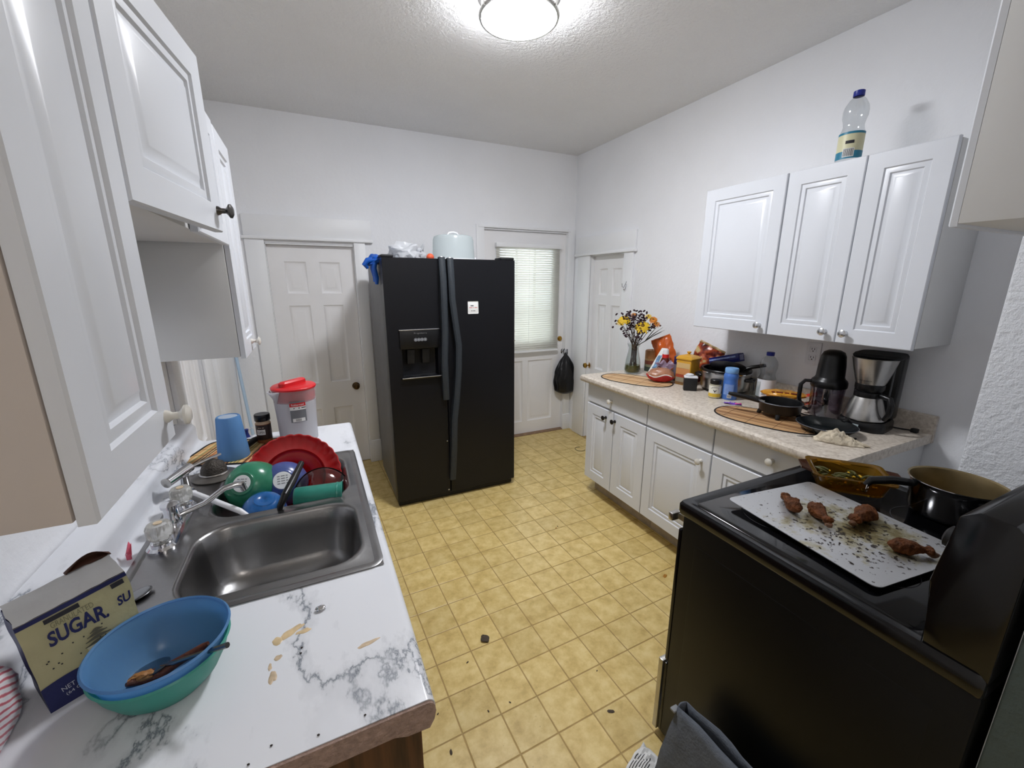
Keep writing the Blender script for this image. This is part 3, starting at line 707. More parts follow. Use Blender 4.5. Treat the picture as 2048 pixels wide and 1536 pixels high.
d2r = B().box(rx0+.002, rx1-.002, ry1, ry1+.014, .03, .315, .003).obj('storage_drawer', ENAMEL, rg, off=off)
B().box(rx0-.004, rx1+.002, ry1+.014, ry1+.032, .025, .318, .002).obj('steel_front', STEEL, d2r, off=off)
B().box(rx0+.03, rx1-.03, ry0+.03, ry1-.03, .0, .03).obj('plinth', BLACKM, rg, off=off, smooth=0)
# ------------------------------------------------------------------ sink
def rrad(a, hx, hy, r):
    c, s = math.cos(a), math.sin(a); lo, hi = 0., 2.
    for _ in range(40):
        m = (lo+hi)/2; x, y = abs(c*m), abs(s*m); qx, qy = x-hx+r, y-hy+r
        d = math.hypot(max(qx, 0), max(qy, 0))+min(max(qx, qy), 0)-r
        lo, hi = (m, hi) if d < 0 else (lo, m)
    return lo
off = Vector((-.17, 1.28, .91)); sk = thing('kitchen_sink', 'double bowl stainless steel sink set into the marble counter', 'sink', off)
DX0, DX1, DY0, DY1, YM = -.437, .094, .896, 1.654, 1.262
def basin(y0, y1, bx0, bx1, by0, by1, name, r=.075, depth=.155):
    cx, cy = (bx0+bx1)/2, (by0+by1)/2; hx, hy = (bx1-bx0)/2, (by1-by0)/2
    corners = [math.atan2(y-cy, x-cx) % (2*PI) for x in (DX0, DX1) for y in (y0, y1)]
    A = sorted([2*PI*i/72 for i in range(72)]+corners)
    def outer(a):
        c, s = math.cos(a), math.sin(a); t = 9
        if c > 1e-9: t = min(t, (DX1-cx)/c)
        if c < -1e-9: t = min(t, (DX0-cx)/c)
        if s > 1e-9: t = min(t, (y1-cy)/s)
        if s < -1e-9: t = min(t, (y0-cy)/s)
        return t
    L = [[Vector((cx+math.cos(a)*outer(a), cy+math.sin(a)*outer(a), .9125)) for a in A]]
    for ins, z, rr_ in ((-.010, .9125, r), (-.006, .9145, r), (-.001, .9125, r), (.004, .905, r), (.010, .86, r), (.022, .91-depth+.03, r), (.04, .91-depth+.008, r*.9), (.075, .91-depth, r*.8)):
        L.append([Vector((cx+math.cos(a)*rrad(a, hx-ins, hy-ins, min(rr_, hx-ins, hy-ins)), cy+math.sin(a)*rrad(a, hx-ins, hy-ins, min(rr_, hx-ins, hy-ins)), z)) for a in A])
    L.append([Vector((cx+math.cos(a)*.04, cy+math.sin(a)*.04, .91-depth-.003)) for a in A])
    b = B().loops(L, True, False, True); o = b.obj(name, SINKST, sk, off=off, smooth=50)
    B().lathe([(.041, 0), (.036, .003), (.03, .001), (.012, 0), (0, .001)], 24, c=(cx, cy, .91-depth-.002)).obj('drain', STEEL, o, off=off)
    return o
basin(DY0, YM, -.325, .056, .940, 1.238, 'near_basin')
basin(YM, DY1, -.318, .050, 1.286, 1.612, 'far_basin')
b = B(); R_ = [(0, .9102), (-.002, .9135), (.005, .9155), (.012, .9145), (.018, .9125)]
b.loops([rr(DX0+i, DX1-i, DY0+i, DY1-i, max(.03-i, .01), z, 6) for i, z in R_]); b.obj('rim', SINKST, sk, off=off)
# faucet
fo = Vector((-.392, 1.292, .9126)); fc = thing('kitchen_faucet', 'chrome two handle faucet with clear ribbed knobs behind the sink', 'faucet', fo)
ACR = mat('clear acrylic knob', '#f0efe9', rough=.12, trans=.75, ior=1.45)
b = B(); b.loops([rr(-.03, .03, -.135, .135, .029, 0, 6), rr(-.03, .03, -.135, .135, .029, .008, 6), rr(-.024, .024, -.13, .13, .024, .014, 6)], True, True, True); b.obj('base_plate', CHROME, fc)
for y in (-.1, .1):
    st_ = B().lathe([(.022, .012), (.022, .02), (.014, .024), (.012, .03), (0, .03)], 20, c=(0, y, 0)).obj('stem', CHROME, fc)
    b = B().lathe([(0, .028), (.02, .028), (.025, .034), (.026, .06), (.022, .068), (0, .069)], 48, c=(0, y, 0), fn=lambda a, r, z: 1+(.045 if .03 < z < .065 else 0)*math.cos(16*a)); kb = b.obj('knob', ACR, fc)
    B().lathe([(0, .0692), (.009, .0692), (.009, .0705), (0, .0708)], 16, c=(0, y, 0)).obj('cap', mat('amber cap', '#cdb899', rough=.3), kb)
B().lathe([(.021, .012), (.021, .03), (.017, .036), (.0165, .058), (.021, .06), (.021, .068), (.012, .074), (0, .075)], 24).obj('post', CHROME, fc)
tip = Vector((-.235, 1.335, .985))-fo
sp = B().tube([(.012, .0, .03), (.03, .01, .034), tip*.45+Vector((0, 0, .012)), tip*.75+Vector((0, 0, .018)), tip*.92+Vector((0, 0, .008)), tip], [.0075, .0075, .0075, .008, .009, .0095], 10).obj('spout', CHROME, fc)
B().tube([tip+Vector((0, 0, .003)), tip+Vector((.006, .002, -.02))], .0085, 10).obj('aerator', CHROME, sp)
# small side tap
to = Vector((-.412, 1.52, .9126)); tp = thing('side_tap', 'small chrome tap with thin rod spout at the back of the sink', 'tap', to)
B().lathe([(.02, 0), (.02, .004), (.012, .008), (.011, .05), (.014, .054), (0, .056)], 18).obj('post', CHROME, tp)
u = Vector((.025, .06, .008)).normalized()
B().tube([Vector((-.03, -.05, .058)), Vector((.012, .03, .068))], .0145, 14).obj('barrel', CHROME, tp)
B().lathe([(0, 0), (.0146, 0), (.0155, .003), (.011, .005), (0, .005)], 18, c=Vector((-.030, -.05, .058)), M=Vector((-.042, -.08, -.01)).to_track_quat('Z', 'Y').to_matrix().to_4x4()).obj('barrel_cap', STEEL, tp)
re_ = onz(.972, 440, 908)-to
B().tube([(.01, .02, .068), re_*.45+Vector((.004, .01, .038)), re_*.75+Vector((0, 0, .018)), re_], [.006, .0055, .005, .005], 8).obj('rod_spout', STEEL, tp)
# strainer basket turned over
P = Vector((-.352, 1.607, .9128)); DULL = mat('dull grey metal', '#6f6b66', rough=.4, metal=.7, var=.2, vscale=30)
t = thing('sink_strainer', 'dull grey domed metal strainer upside down at sink corner', 'strainer', P)
B().lathe([(.064, .0), (.066, .004), (.06, .007), (.045, .012), (.041, .013)], 32).obj('brim', DULL, t)
B().lathe([(.041, .013), (.043, .016), (.041, .019), (.038, .019)], 32).obj('bead', STEEL, t)
B().lathe([(.038, .018), (.037, .03), (.031, .046), (.018, .056), (0, .059)], 28, fn=lambda a, r, z: 1+.02*math.cos(9*a)).obj('dome', mat('dark mesh', '#47423d', rough=.5, metal=.5, var=.3, vscale=60, bump=.6, bscale=160), t)

# ------------------------------------------------------------------ dishes in the far bowl
def axis_M(d, P): return Matrix.Translation(P) @ Vector(d).to_track_quat('Z', 'Y').to_matrix().to_4x4()
STICK = mat('paper sticker', '#e4e6e6', rough=.6)
def bowl(name, label, P, d, R, H, m, sticker=None):
    """turned over bowl: local z = from the rim plane to its foot"""
    t = thing(name, label, 'bowl', M=axis_M(d, P))
    prof = [(R, 0), (R*1.0, .004), (R*.985, H*.25), (R*.9, H*.55), (R*.72, H*.82), (R*.5, H*.95), (R*.44, H*.97), (R*.42, H), (0, H)]
    B().lathe(prof, 48).obj('shell', m, t, thick=.0025)
    if sticker:
        s = sticker
        so = B().lathe([(s, H+.0018), (s*.98, H+.0028), (0, H+.0028)], 28).obj('sticker', STICK, t)
        b = B()
        for q in range(4): put_marks(b, [.7, 1, .5], lambda u, v: Vector(((u-.5)*s*1.1, (.45-.28*q+.1*v)*s, H+.0032)))
        b.obj('print', mat('grey sticker print', '#7d8083', rough=.6), so, smooth=0)
    return t
GRN = mat('green plastic bowl', '#2f7a5c', rough=.25, var=.12, vscale=25, bump=.05, bscale=60)
PUR = mat('slate blue plastic bowl', '#46558c', rough=.25, var=.15, vscale=25)
BLU = mat('blue plastic bowl', '#1f5c9c', rough=.25, var=.12, vscale=20)
vg = Vector((-.26, -.72, .50)).normalized(); cg = onz(.925, 497, 970)
bowl('serving_bowl', 'green bowl turned over in the sink with round white sticker', cg-vg*.045, vg, .080, .085, GRN, .026)
vp_ = Vector((.02, -.8, .52)).normalized(); cp_ = onz(.925, 556, 972)
bowl('serving_bowl', 'slate blue bowl wedged between green bowl and red plate', cp_+Vector((.012, .055, -.014))-vp_*.04, vp_, .072, .075, PUR, .028)
bowl('serving_bowl', 'bright blue bowl turned over in front of the green bowl', (-.192, 1.352, .866), (.12, -.30, .93), .062, .062, BLU)
# red scalloped plate
REDP = mat('red plastic plate', '#b3161a', rough=.14, var=.06, vscale=12)
t = thing('dinner_plate', 'large red plate with scalloped rim leaning in the sink', 'plate', M=axis_M((.05, -.86, .50), (-.110, 1.515, .898)))
sc_ = lambda a, r, z: 1+(.028*abs(math.sin(a*15)) if r > .13 else 0)
B().lathe([(0, -.012), (.088, -.012), (.094, -.009), (.1, 0), (.143, .006), (.146, .009)], 128, fn=sc_).obj('dish', REDP, t, thick=.004)
B().lathe([(.0935, -.0055), (.096, -.0035), (.099, .0015)], 64).obj('well_line', mat('dark red line', '#7c0d12', rough=.2), t)
# teal cup lying on its side
TEAL = mat('teal plastic cup', '#2f8071', rough=.3, var=.12, vscale=40)
t = thing('tumbler', 'green tumbler lying on its side in the sink', 'cup', M=axis_M((1, -.12, -.06), (-.105, 1.330, .912)))
B().lathe([(0, .004), (.02, .001), (.027, .0), (.031, .005), (.0335, .05), (.037, .13), (.039, .135), (.0375, .137), (.036, .13), (.030, .02)], 36).obj('wall', TEAL, t)
B().lathe([(.0355, .118), (.038, .12), (.0375, .124)], 36).obj('lip_band', TEAL, t)
# glass lid with dark rim
BRG = clear('smoked brown glass', '#a98c84', .06)
t = thing('glass_lid', 'smoked glass pot lid with dark rim standing in the sink', 'lid', M=axis_M((.1, -.72, .68), (-.025, 1.40, .880)))
B().lathe([(.084, 0), (.078, .008), (.05, .02), (.02, .026), (0, .027)], 48).obj('glass', BRG, t)
B().lathe([(.084, -.002), (.0865, 0), (.084, .003), (.082, 0), (.084, -.002)], 48).obj('rim', mat('dark rim', '#2c2020', rough=.2, metal=.6), t)
# black ladle handle
q = [onz(z, px, py) for px, py, z in ((603, 926, .985), (585, 962, .965), (570, 990, .95), (561, 1012, .925), (560, 1035, .885))]
t = thing('black_ladle', 'black plastic ladle handle sticking up from the sink', 'utensil', q[-1])
b = B().tube([p-q[-1] for p in q], [.009, .011, .0105, .009, .007], 10); b.obj('handle', BLACK, t)
m_ = (q[1]*.6+q[2]*.4)-q[-1]; dd = (CAM-(m_+q[-1])).normalized()
B().blob(m_+dd*.009, (.004, .004, .004), 2, fn=lambda p, v: v).obj('grip_inset', mat('grey inset', '#83878c', rough=.4), t)
# white spatula handle
t = thing('white_spatula', 'white plastic spatula handle resting on the sink divider', 'utensil', onz(.93, 400, 992))
a_, c_ = onz(.935, 388, 986), onz(.915, 480, 1022)
b = B().tube([a_-t.location, (a_+c_)/2-t.location, c_-t.location, c_-t.location+Vector((.03, -.01, -.03))], [.0075, .008, .008, .006], 10); b.obj('handle', WHITEP, t)
B().blob(a_-t.location, (.009, .009, .009), 2).obj('handle_end', WHITEP, t)

# ------------------------------------------------------------------ far end of the counter
def bamboo(name, cols, freq):
    m = mat(name, '#c9a36a', rough=.55); k = NT(m); tc = k.add('ShaderNodeTexCoord'); sx = k.add('ShaderNodeSeparateXYZ'); k.link(tc.outputs['Object'], sx.inputs[0])
    mu = k.add('ShaderNodeMath', operation='MULTIPLY'); mu.inputs[1].default_value = freq; k.link(sx.outputs[0], mu.inputs[0])
    fl = k.add('ShaderNodeMath', operation='FLOOR'); k.link(mu.outputs[0], fl.inputs[0])
    wn = k.add('ShaderNodeTexWhiteNoise', noise_dimensions='1D'); k.link(fl.outputs[0], wn.inputs['W'])
    st = [(i/len(cols), c) for i, c in enumerate(cols)]
    k.link(ramp(k, wn.outputs['Value'], st, 'CONSTANT'), k.p.inputs['Base Color']); return m
def inside_oval(x, hx, hy, pw): return hy*max(0, 1-abs(x/hx)**pw)**(1/pw)
def placemat(label, P, rz, hx, hy, pw, m, pitch, edge=.007):
    t = thing('bamboo_placemat', label, 'placemat', P, rz)
    b = B(); n = int(2*hx/pitch)
    for i in range(n):
        x = -hx+pitch*(i+.5); y = inside_oval(x, hx-.004, hy-.004, pw)
        if y > .01: b.box(x-pitch*.44, x+pitch*.44, -y, y, .0006, .0030)
    o = b.obj('bamboo_sticks', m, t, smooth=0); o['kind'] = 'stuff'
    n = 72; L = []
    pts = []
    for i in range(n):
        a = 2*PI*i/n; c, s = math.cos(a), math.sin(a)
        pts.append(Vector((hx*math.copysign(abs(c)**(2/pw), c), hy*math.copysign(abs(s)**(2/pw), s), 0)))
    for dz, ins in ((.0002, 0), (.0038, 0), (.0042, .3), (.0042, .7), (.0036, 1.), (.0004, 1.)):
        L.append([p*(1-ins*edge/p.length)+Vector((0, 0, dz)) for p in pts])
    b = B().loops(L+[L[0]]); b.obj('black_binding', mat('black cloth binding', '#121013', rough=.8), t)
    n2 = 4
    b = B()
    for i in range(n2):
        yy = -hy*.7+i*hy*1.4/(n2-1); xx = hx*max(0, 1-abs(yy/hy)**pw)**(1/pw)-.01
        b.tube([(-xx, yy, .0032), (xx, yy, .0032)], .0007, 5)
    b.obj('stitch_threads', mat('dark thread', '#4a3423', rough=.8), t); return t
BAM1 = bamboo('mixed bamboo', ['#e2bf88', '#cc985c', '#2a1c14', '#e3c590', '#b5673a', '#8a8f52', '#d7ac70', '#3d2a1c', '#cf8f58', '#e0bd86'], 1/.0056)
BAM2 = bamboo('tan bamboo', ['#d8b78c', '#c9a274', '#e2c7a0', '#b98f62', '#d8b68d', '#a37a4e'], 1/.0075)
placemat('striped bamboo placemat with black edge under the blue cup', (-.318, 1.832, .9101), -.30, .150, .128, 6., BAM1, .0056, .009)
# blue cup upside down
P = Vector((-.318, 1.772, .9146)); t = thing('blue_tumbler', 'light blue plastic tumbler standing upside down on placemat', 'cup', P)
CUPB = frosted('frosted blue plastic', '#78abdc', .9, .35)
B().lathe([(.051, 0), (.052, .003), (.049, .04), (.044, .1), (.0395, .152), (.037, .158), (.033, .159), (.031, .157), (.030, .157)], 40).obj('wall', CUPB, t)
B().lathe([(.031, .1568), (0, .1568)], 32).obj('base_disc', frosted('pale base', '#dfe8f2', .97), t)
# spice jar
P = onz(.9146, 531, 882); t = thing('spice_jar', 'spice jar with black lid and dark label on left placemat', 'jar', P); fa = face_cam(P)
B().lathe([(0, 0), (.027, 0), (.028, .003), (.028, .078), (.024, .084), (.024, .092), (0, .092)], 32).obj('glass', mat('brown spice behind glass', '#8a5434', rough=.15, var=.1, vscale=60), t)
B().lathe([(.0285, .079), (.025, .0845), (.025, .093), (.0245, .093)], 32).obj('tan_collar', mat('tan collar', '#c3a98b', rough=.4), t)
B().lathe([(0, .118), (.027, .118), (.0285, .115), (.0285, .093), (.027, .091), (.024, .091)], 32).obj('lid', BLACK, t)
lb = cyl_patch(B(), .0284, .014, .076, fa-1.25, fa+1.25).obj('label', mat('brown black label', '#2a1a16', rough=.4), t)
cyl_patch(B(), .0287, .036, .058, fa-1.0, fa+.15).obj('white_panel', PAPER, lb)
b = B(); cyl_text(b, 'CUMIN', .029, .042, .052, fa-.42, .026); b.obj('lettering', INK, lb, smooth=0)
b = B(); put_marks(b, [1, .6], lambda u, v: Vector((.029*math.cos(fa-.75+.8*u), .029*math.sin(fa-.75+.8*u), .064+.003*v))); b.obj('small_lettering', mat('tan print', '#b9ab98'), lb, smooth=0)
# tray under jar and black strap
B2 = B().lathe([(0, 0), (.036, 0), (.038, .003), (.034, .004), (0, .004)], 28)
# black spatula on the mat
q0, q1 = onz(.925, 492, 893), onz(.925, 522, 873)
t = thing('black_spatula', 'black plastic utensil handle lying on placemat beside spice jar', 'utensil', (q0+q1)/2-Vector((0, 0, .0))); B2.b.free()
b = B().tube([q0-t.location, (q0+q1)/2-t.location+Vector((0, 0, .004)), q1-t.location], [.010, .012, .008], 10); b.obj('handle', BLACKM, t)
B().tube([q0-t.location-(q1-q0)*.1, q0-t.location], [.006, .0098], 10).obj('handle_tip', BLACKM, t)
t.location.z = .9252
# pitcher
P = Vector((-.098, 1.872, .9102)); t = thing('plastic_pitcher', 'white translucent pitcher with red lid at counter end', 'pitcher', P); fa = face_cam(P)
MILK = frosted('milky plastic', '#e6e6ea', .86, .3)
B().lathe([(0, .003), (.066, .002), (.071, .006), (.0735, .1), (.0772, .175), (.0755, .175), (.072, .1), (.069, .008), (0, .008)], 48).obj('body', MILK, t)
B().lathe([(.0772, .175), (.079, .205), (.082, .226), (.0815, .227), (.0785, .206), (.0765, .175)], 48).obj('clear_collar', frosted('thin milky plastic', '#f3eef0', .28, .2), t)
REDL = mat('red plastic lid', '#cf2027', rough=.35)
ld = B().lathe([(.0745, .178), (.0765, .222), (.083, .226), (.0835, .232), (.078, .237), (.05, .239), (0, .239)], 48).obj('lid', REDL, t)
b = B(); b.loops([rr(-.062, .055, -.017, .017, .014, .236, 4), rr(-.062, .055, -.017, .017, .014, .252, 4), rr(-.054, .05, -.011, .011, .009, .258, 4)], True, True, True); b.xf(Matrix.Rotation(.75, 4, 'Z')); b.obj('lid_grip', REDL, ld)
a_s = fa-1.05
b = B(); L = []
for i in range(9):
    z = .175+.05*i/8; w = .006+.028*i/8; o_ = .079+.022*(i/8)**1.5
    L.append([Vector((math.cos(a_s)*(o_ if abs(s) < .5 else .078)-math.sin(a_s)*w*s, math.sin(a_s)*(o_ if abs(s) < .5 else .078)+math.cos(a_s)*w*s, z)) for s in (-1, -.45, 0, .45, 1)])
b.loops(L, False); b.obj('spout', MILK, t, thick=.002)
lb = cyl_patch(B(), .0803, .10, .185, fa-.28, fa+.44).obj('label', mat('grey label', '#75777c', rough=.4), t)
cyl_patch(B(), .0812, .164, .179, fa-.28, fa+.44).obj('red_band', mat('label red', '#c3242a', rough=.4), lb)
b = B(); cyl_text(b, 'Rubbermaid', .0815, .1675, .1755, fa+.08, .045); b.obj('band_lettering', PAPER, lb, smooth=0)
cyl_patch(B(), .0808, .150, .164, fa-.28, fa+.44).obj('white_band', PAPER, lb)
b = B(); put_marks(b, [1, .7], lambda u, v: Vector((.0813*math.cos(fa-.12+.55*u), .0813*math.sin(fa-.12+.55*u), .156+.0035*v))); b.obj('small_lettering', INK, lb, smooth=0)
cyl_patch(B(), .0808, .102, .116, fa-.2, fa+.36).obj('barcode_panel', PAPER, lb)
b = B()
for i in range(14): cyl_patch(b, .0812, .104, .114, fa-.06+.018*i, fa-.06+.018*i+(.006 if i % 3 else .011), 1)
b.obj('barcode', INK, lb, smooth=0)
# blue nozzle cap
P = onz(.9102, 497, 868); NAVY = mat('navy plastic', '#1c2d74', rough=.35)
P.y = min(P.y, 2.0); t = thing('nozzle_cap', 'small navy blue nozzle cap with clear hook at counter end', 'cap', P)
B().lathe([(.012, 0), (.010, .004), (.006, .02), (.0075, .03), (.009, .034), (0, .037)], 18).obj('body', NAVY, t)
B().tube([(.006, 0, .032), (.018, -.004, .036), (.023, -.004, .042), (.024, -.004, .034)], .0022, 6).obj('hook', WHITEP, t)
# broom pole
p0 = Vector((-.30, 3.40, 0)); p1 = ony(3.60, 474, 722); dv = (p1-p0); 
lo_ = onz(.0, 500, 850)
A_, Bq = ony(3.5, 502, 850), ony(3.6, 474, 722); dv = (Bq-A_).normalized(); s0 = -A_.z/dv.z
t = thing('broom_pole', 'pale blue metal broom pole leaning in the back left corner', 'pole', A_+dv*(s0*1.0)); BP = mat('pale blue paint', '#bcd4ea', rough=.3)
L0 = t.location.copy(); top = (1.28-L0.z)/dv.z
b = B().tube([dv*.02, dv*top], .011, 12); b.obj('shaft', BP, t)
B().tube([dv*(top-.01), dv*(top+.03)], [.0125, .010], 12).obj('end_cap', NAVY, t)
B().tube([dv*.0+Vector((0, 0, .004)), dv*.1], [.013, .0125], 12).obj('ferrule', BP, t)

# ------------------------------------------------------------------ near end of the counter
TURQ = frosted('teal plastic bowl', '#6cc9b6', .88, .3); BLUF = frosted('clear blue plastic bowl', '#8cc0e8', .66, .25)
P = Vector((-.272, .742, .9102)); t = thing('nesting_bowl', 'teal plastic bowl beneath the blue bowl on the marble', 'bowl', P)
B().lathe([(0, .002), (.050, .0), (.054, .003), (.070, .02), (.083, .045), (.0895, .068), (.088, .069), (.080, .045), (.067, .022), (.05, .006), (0, .006)], 56).obj('shell', TURQ, t)
B().lathe([(.0895, .066), (.092, .0685), (.0895, .071), (.0875, .0685), (.0895, .066)], 56).obj('rim', TURQ, t)
P2 = P+Vector((0, 0, .0125)); t = thing('nesting_bowl', 'clear blue plastic bowl holding a spoon, stacked in teal bowl', 'bowl', P2)
B().lathe([(0, -.004), (.048, -.004), (.062, .008), (.078, .034), (.0855, .058), (.092, .074), (.0905, .0755), (.084, .060), (.076, .036), (.060, .011), (.046, .0), (0, .0)], 56).obj('shell', BLUF, t)
B().lathe([(.0915, .072), (.0945, .075), (.0915, .078), (.089, .075), (.0915, .072)], 56).obj('rim', BLUF, t)
# spoon
SPO = mat('dark spoon steel', '#8b8d90', rough=.18, metal=1.)
a_ = onz(.944, 300, 1338); e_ = onz(1.004, 455, 1290)
t = thing('metal_spoon', 'metal spoon resting in the blue bowl with handle over rim', 'spoon', a_)
dv = (e_-a_); b = B().tube([dv*.16, dv*.3+Vector((0, 0, -.002)), dv*.6, dv], [.0035, .003, .0033, .0045], 8); b.obj('handle', SPO, t)
B().blob((0, 0, 0), (.036, .021, .007), 3, M=Vector((dv.x, dv.y, dv.z)).to_track_quat('X', 'Z').to_matrix().to_4x4(), fn=lambda p, v: Vector((v.x, v.y, v.z*(1 if v.z < 0 else .25)))).obj('bowl_end', SPO, t)
# brown food scrap
BONE = mat('brown crust', '#5b2e1b', rough=.5, var=.5, vscale=40, bump=.6, bscale=70); BONE2 = mat('tan crust', '#a8743f', rough=.55, var=.4, vscale=50, bump=.5, bscale=80)
fp = [onz(z, px, py) for px, py, z in ((252, 1370, .952), (285, 1357, .944), (325, 1343, .944), (365, 1318, .95), (405, 1294, .964), (416, 1286, .97))]
t = thing('food_scrap', 'long brown crust scrap lying in the blue bowl', 'food', fp[2])
B().tube([p-fp[2] for p in fp], [.003, .009, .009, .007, .006, .003], 10).obj('crust', BONE, t)
B().blob(fp[1]-fp[2]+Vector((.002, -.002, .006)), (.018, .008, .006), 3, .35, 3, 4).obj('pale_end', BONE2, t)
# sugar bag
BAGC = mat('cream paper bag', '#b9b48c', rough=.6, var=.12, vscale=14, bump=.25, bscale=26); NAVYP = mat('navy paper', '#20265a', rough=.5, var=.15, vscale=20, bump=.2, bscale=30)
BAGIN = mat('grey paper bag top', '#a5a4a3', rough=.75, var=.06, vscale=12, bump=.2, bscale=20)
u = Vector((.83, .56, 0)).normalized(); d = Vector((-.56, .83, 0)).normalized()
O = Vector((-.424, .757, .9102)); Wd, Dp, Ht = .128, .07, .158
t = thing('sugar_bag', 'opened blue and cream paper sugar bag standing by backsplash', 'bag', O)
def bagp(x, y, z):
    n = noise.noise(Vector((x*22, y*30, z*20)))*.004 if 0 < z else 0
    lean = .016*(z/Ht)
    bulge = .008*math.sin(PI*min(max(x/Wd, 0), 1))*math.sin(PI*min(max(z/Ht, 0), 1))
    k = -1 if y < Dp/2 else 1
    return u*(x+n-lean*.5)+d*(y+k*bulge+lean*.4)+Vector((0, 0, z+.012*(x/Wd)*(z/Ht)))
b = B(); b.grid(lambda a, c: bagp(a*Wd, 0, c*Ht), 14, 14); b.obj('front', BAGC, t)
b = B(); b.grid(lambda a, c: bagp(a*Wd, Dp, c*Ht), 14, 14); b.grid(lambda a, c: bagp(0, a*Dp, c*Ht), 6, 12); b.grid(lambda a, c: bagp(Wd, a*Dp, c*Ht), 6, 12); b.grid(lambda a, c: bagp(a*Wd, c*Dp, 0), 4, 3); b.obj('shell', NAVYP, t)
b = B(); b.grid(lambda a, c: bagp(a*Wd, c*Dp, Ht)+Vector((0, 0, .001+.006*c+.003*noise.noise(Vector((a*5, c*3, 1))))), 12, 6); b.obj('folded_top', BAGIN, t)
E1 = d*-.0011
b = B()
def wav(a): return .26+.10*a+.04*math.sin(a*5+.5)
b.grid(lambda a, c: bagp(a*Wd, 0, Ht*wav(a)*c)+E1, 20, 4); b.obj('navy_band', NAVYP, t)
b = B(); b.grid(lambda a, c: bagp(a*Wd, 0, Ht*(.955+.045*c))+E1, 14, 1); b.obj('navy_edge', NAVYP, t)
E2 = d*-.0019
b = B(); put_text(b, 'SUGAR.', lambda a, c: bagp((.19+.53*a)*Wd, 0, Ht*(.66+.15*c+.02*math.sin(a*PI)))+E2, .03); b.obj('sugar_lettering', NAVYP, t, smooth=0)
b = B(); put_text(b, 'GRANULATED', lambda a, c: bagp((.24+.38*a)*Wd, 0, Ht*(.835+.055*c))+E2); b.obj('granulated_lettering', mat('olive print', '#7f7d62', rough=.6), t, smooth=0)
b = B(); b.grid(lambda a, c: bagp((.20+.32*a)*Wd, 0, Ht*(.90+.045*c))+E2, 6, 1); b.obj('brand_bar', INK, t); b = B(); b.grid(lambda a, c: bagp((.82+.13*a)*Wd, 0, Ht*(.90+.05*c))+E2, 3, 1); b.obj('brand_bar', INK, t)
b = B(); put_text(b, 'SU', lambda a, c: bagp((.83+.14*a)*Wd, 0, Ht*(.70+.10*c))+E2, .03); b.obj('side_lettering', NAVYP, t, smooth=0)
b = B(); put_text(b, 'NET WT 4 LB', lambda a, c: bagp((.15+.40*a)*Wd, 0, Ht*(.155+.05*c+.05*a))+E2); put_text(b, '(64 OZ) 1.81 kg', lambda a, c: bagp((.16+.42*a)*Wd, 0, Ht*(.085+.045*c+.05*a))+E2); b.obj('weight_lettering', mat('pale print', '#c9cbd6', rough=.6), t, smooth=0)
# cupcake print
b = B(); b.grid(lambda a, c: bagp((.46+.22*a+.05*(a-.5)*c)*Wd, 0, Ht*(.36+.12*c))+E2, 6, 2); cc = b.obj('cupcake_cup', mat('pale cupcake print', '#cfcdb4', rough=.6), t)
b = B()
for i, (w_, z_) in enumerate(((.30, .48), (.26, .525), (.20, .565), (.12, .60))): b.grid(lambda a, c: bagp((.57-w_/2+w_*a)*Wd, 0, Ht*(z_+.035*c*math.sin(PI*min(max(a, .08), .92))))+E2*1.2, 8, 1)
b.obj('cupcake_icing', mat('dark cupcake print', '#5e5c4c', rough=.6), t)
b = B()
for i in range(16):
    ax, cz = rnd.uniform(.08, .95), rnd.uniform(.42, .64); b.grid(lambda a, c: bagp((ax+.014*a)*Wd, 0, Ht*(cz+.014*c))+E2, 1, 1)
b.obj('sprinkle_dots', INK, t, smooth=0)
b = B(); b.grid(lambda a, c: bagp((.62+.14*a)*Wd, 0, Ht*(.235+.075*c+.03*a))+E2, 3, 2); b.obj('nutrition_panel', mat('pale print', '#c9cbd6'), t)
KRAFT = mat('brown torn paper', '#4a2a1c', rough=.7, var=.2, vscale=30)
b = B(); b.grid(lambda a, c: bagp((.58+.44*a)*Wd, Dp*.98, Ht)+Vector((0, 0, .006+.02*c*math.sin(a*PI)))+d*(.012*math.sin(c*3.2)), 10, 5); b.obj('torn_flap', KRAFT, t, thick=.001)
# pink scrap behind the bag
P = onz(.9128, 262, 1115); t = thing('pink_wrapper', 'small pink plastic scrap behind the sugar bag', 'scrap', P+Vector((0, 0, .0)))
b = B(); b.grid(lambda a, c: Vector((.012*(a-.5)*(1-.5*c), .018*(c-.5), .012+.022*c+.004*math.sin(a*6))), 4, 5); b.obj('film', mat('pink film', '#e2667c', rough=.4), t, thick=.0006)
B().box(-.005, .005, -.012, -.006, 0, .014, .002).obj('fold', mat('pink film', '#e2667c'), t)
# spoon bowl beside the bag
P = onz(.9130, 278, 1193); t = thing('teaspoon', 'steel spoon lying on the sink deck beside the sugar bag', 'spoon', P)
B().blob((0, 0, .006), (.026, .017, .006), 3, M=Matrix.Rotation(.9, 4, 'Z'), fn=lambda p, v: Vector((v.x, v.y, v.z*(1 if v.z < 0 else .3)))).obj('bowl_end', SPO, t)
B().tube([(-.015, -.02, .007), (-.028, -.038, .008)], [.004, .003], 8).obj('handle', SPO, t)
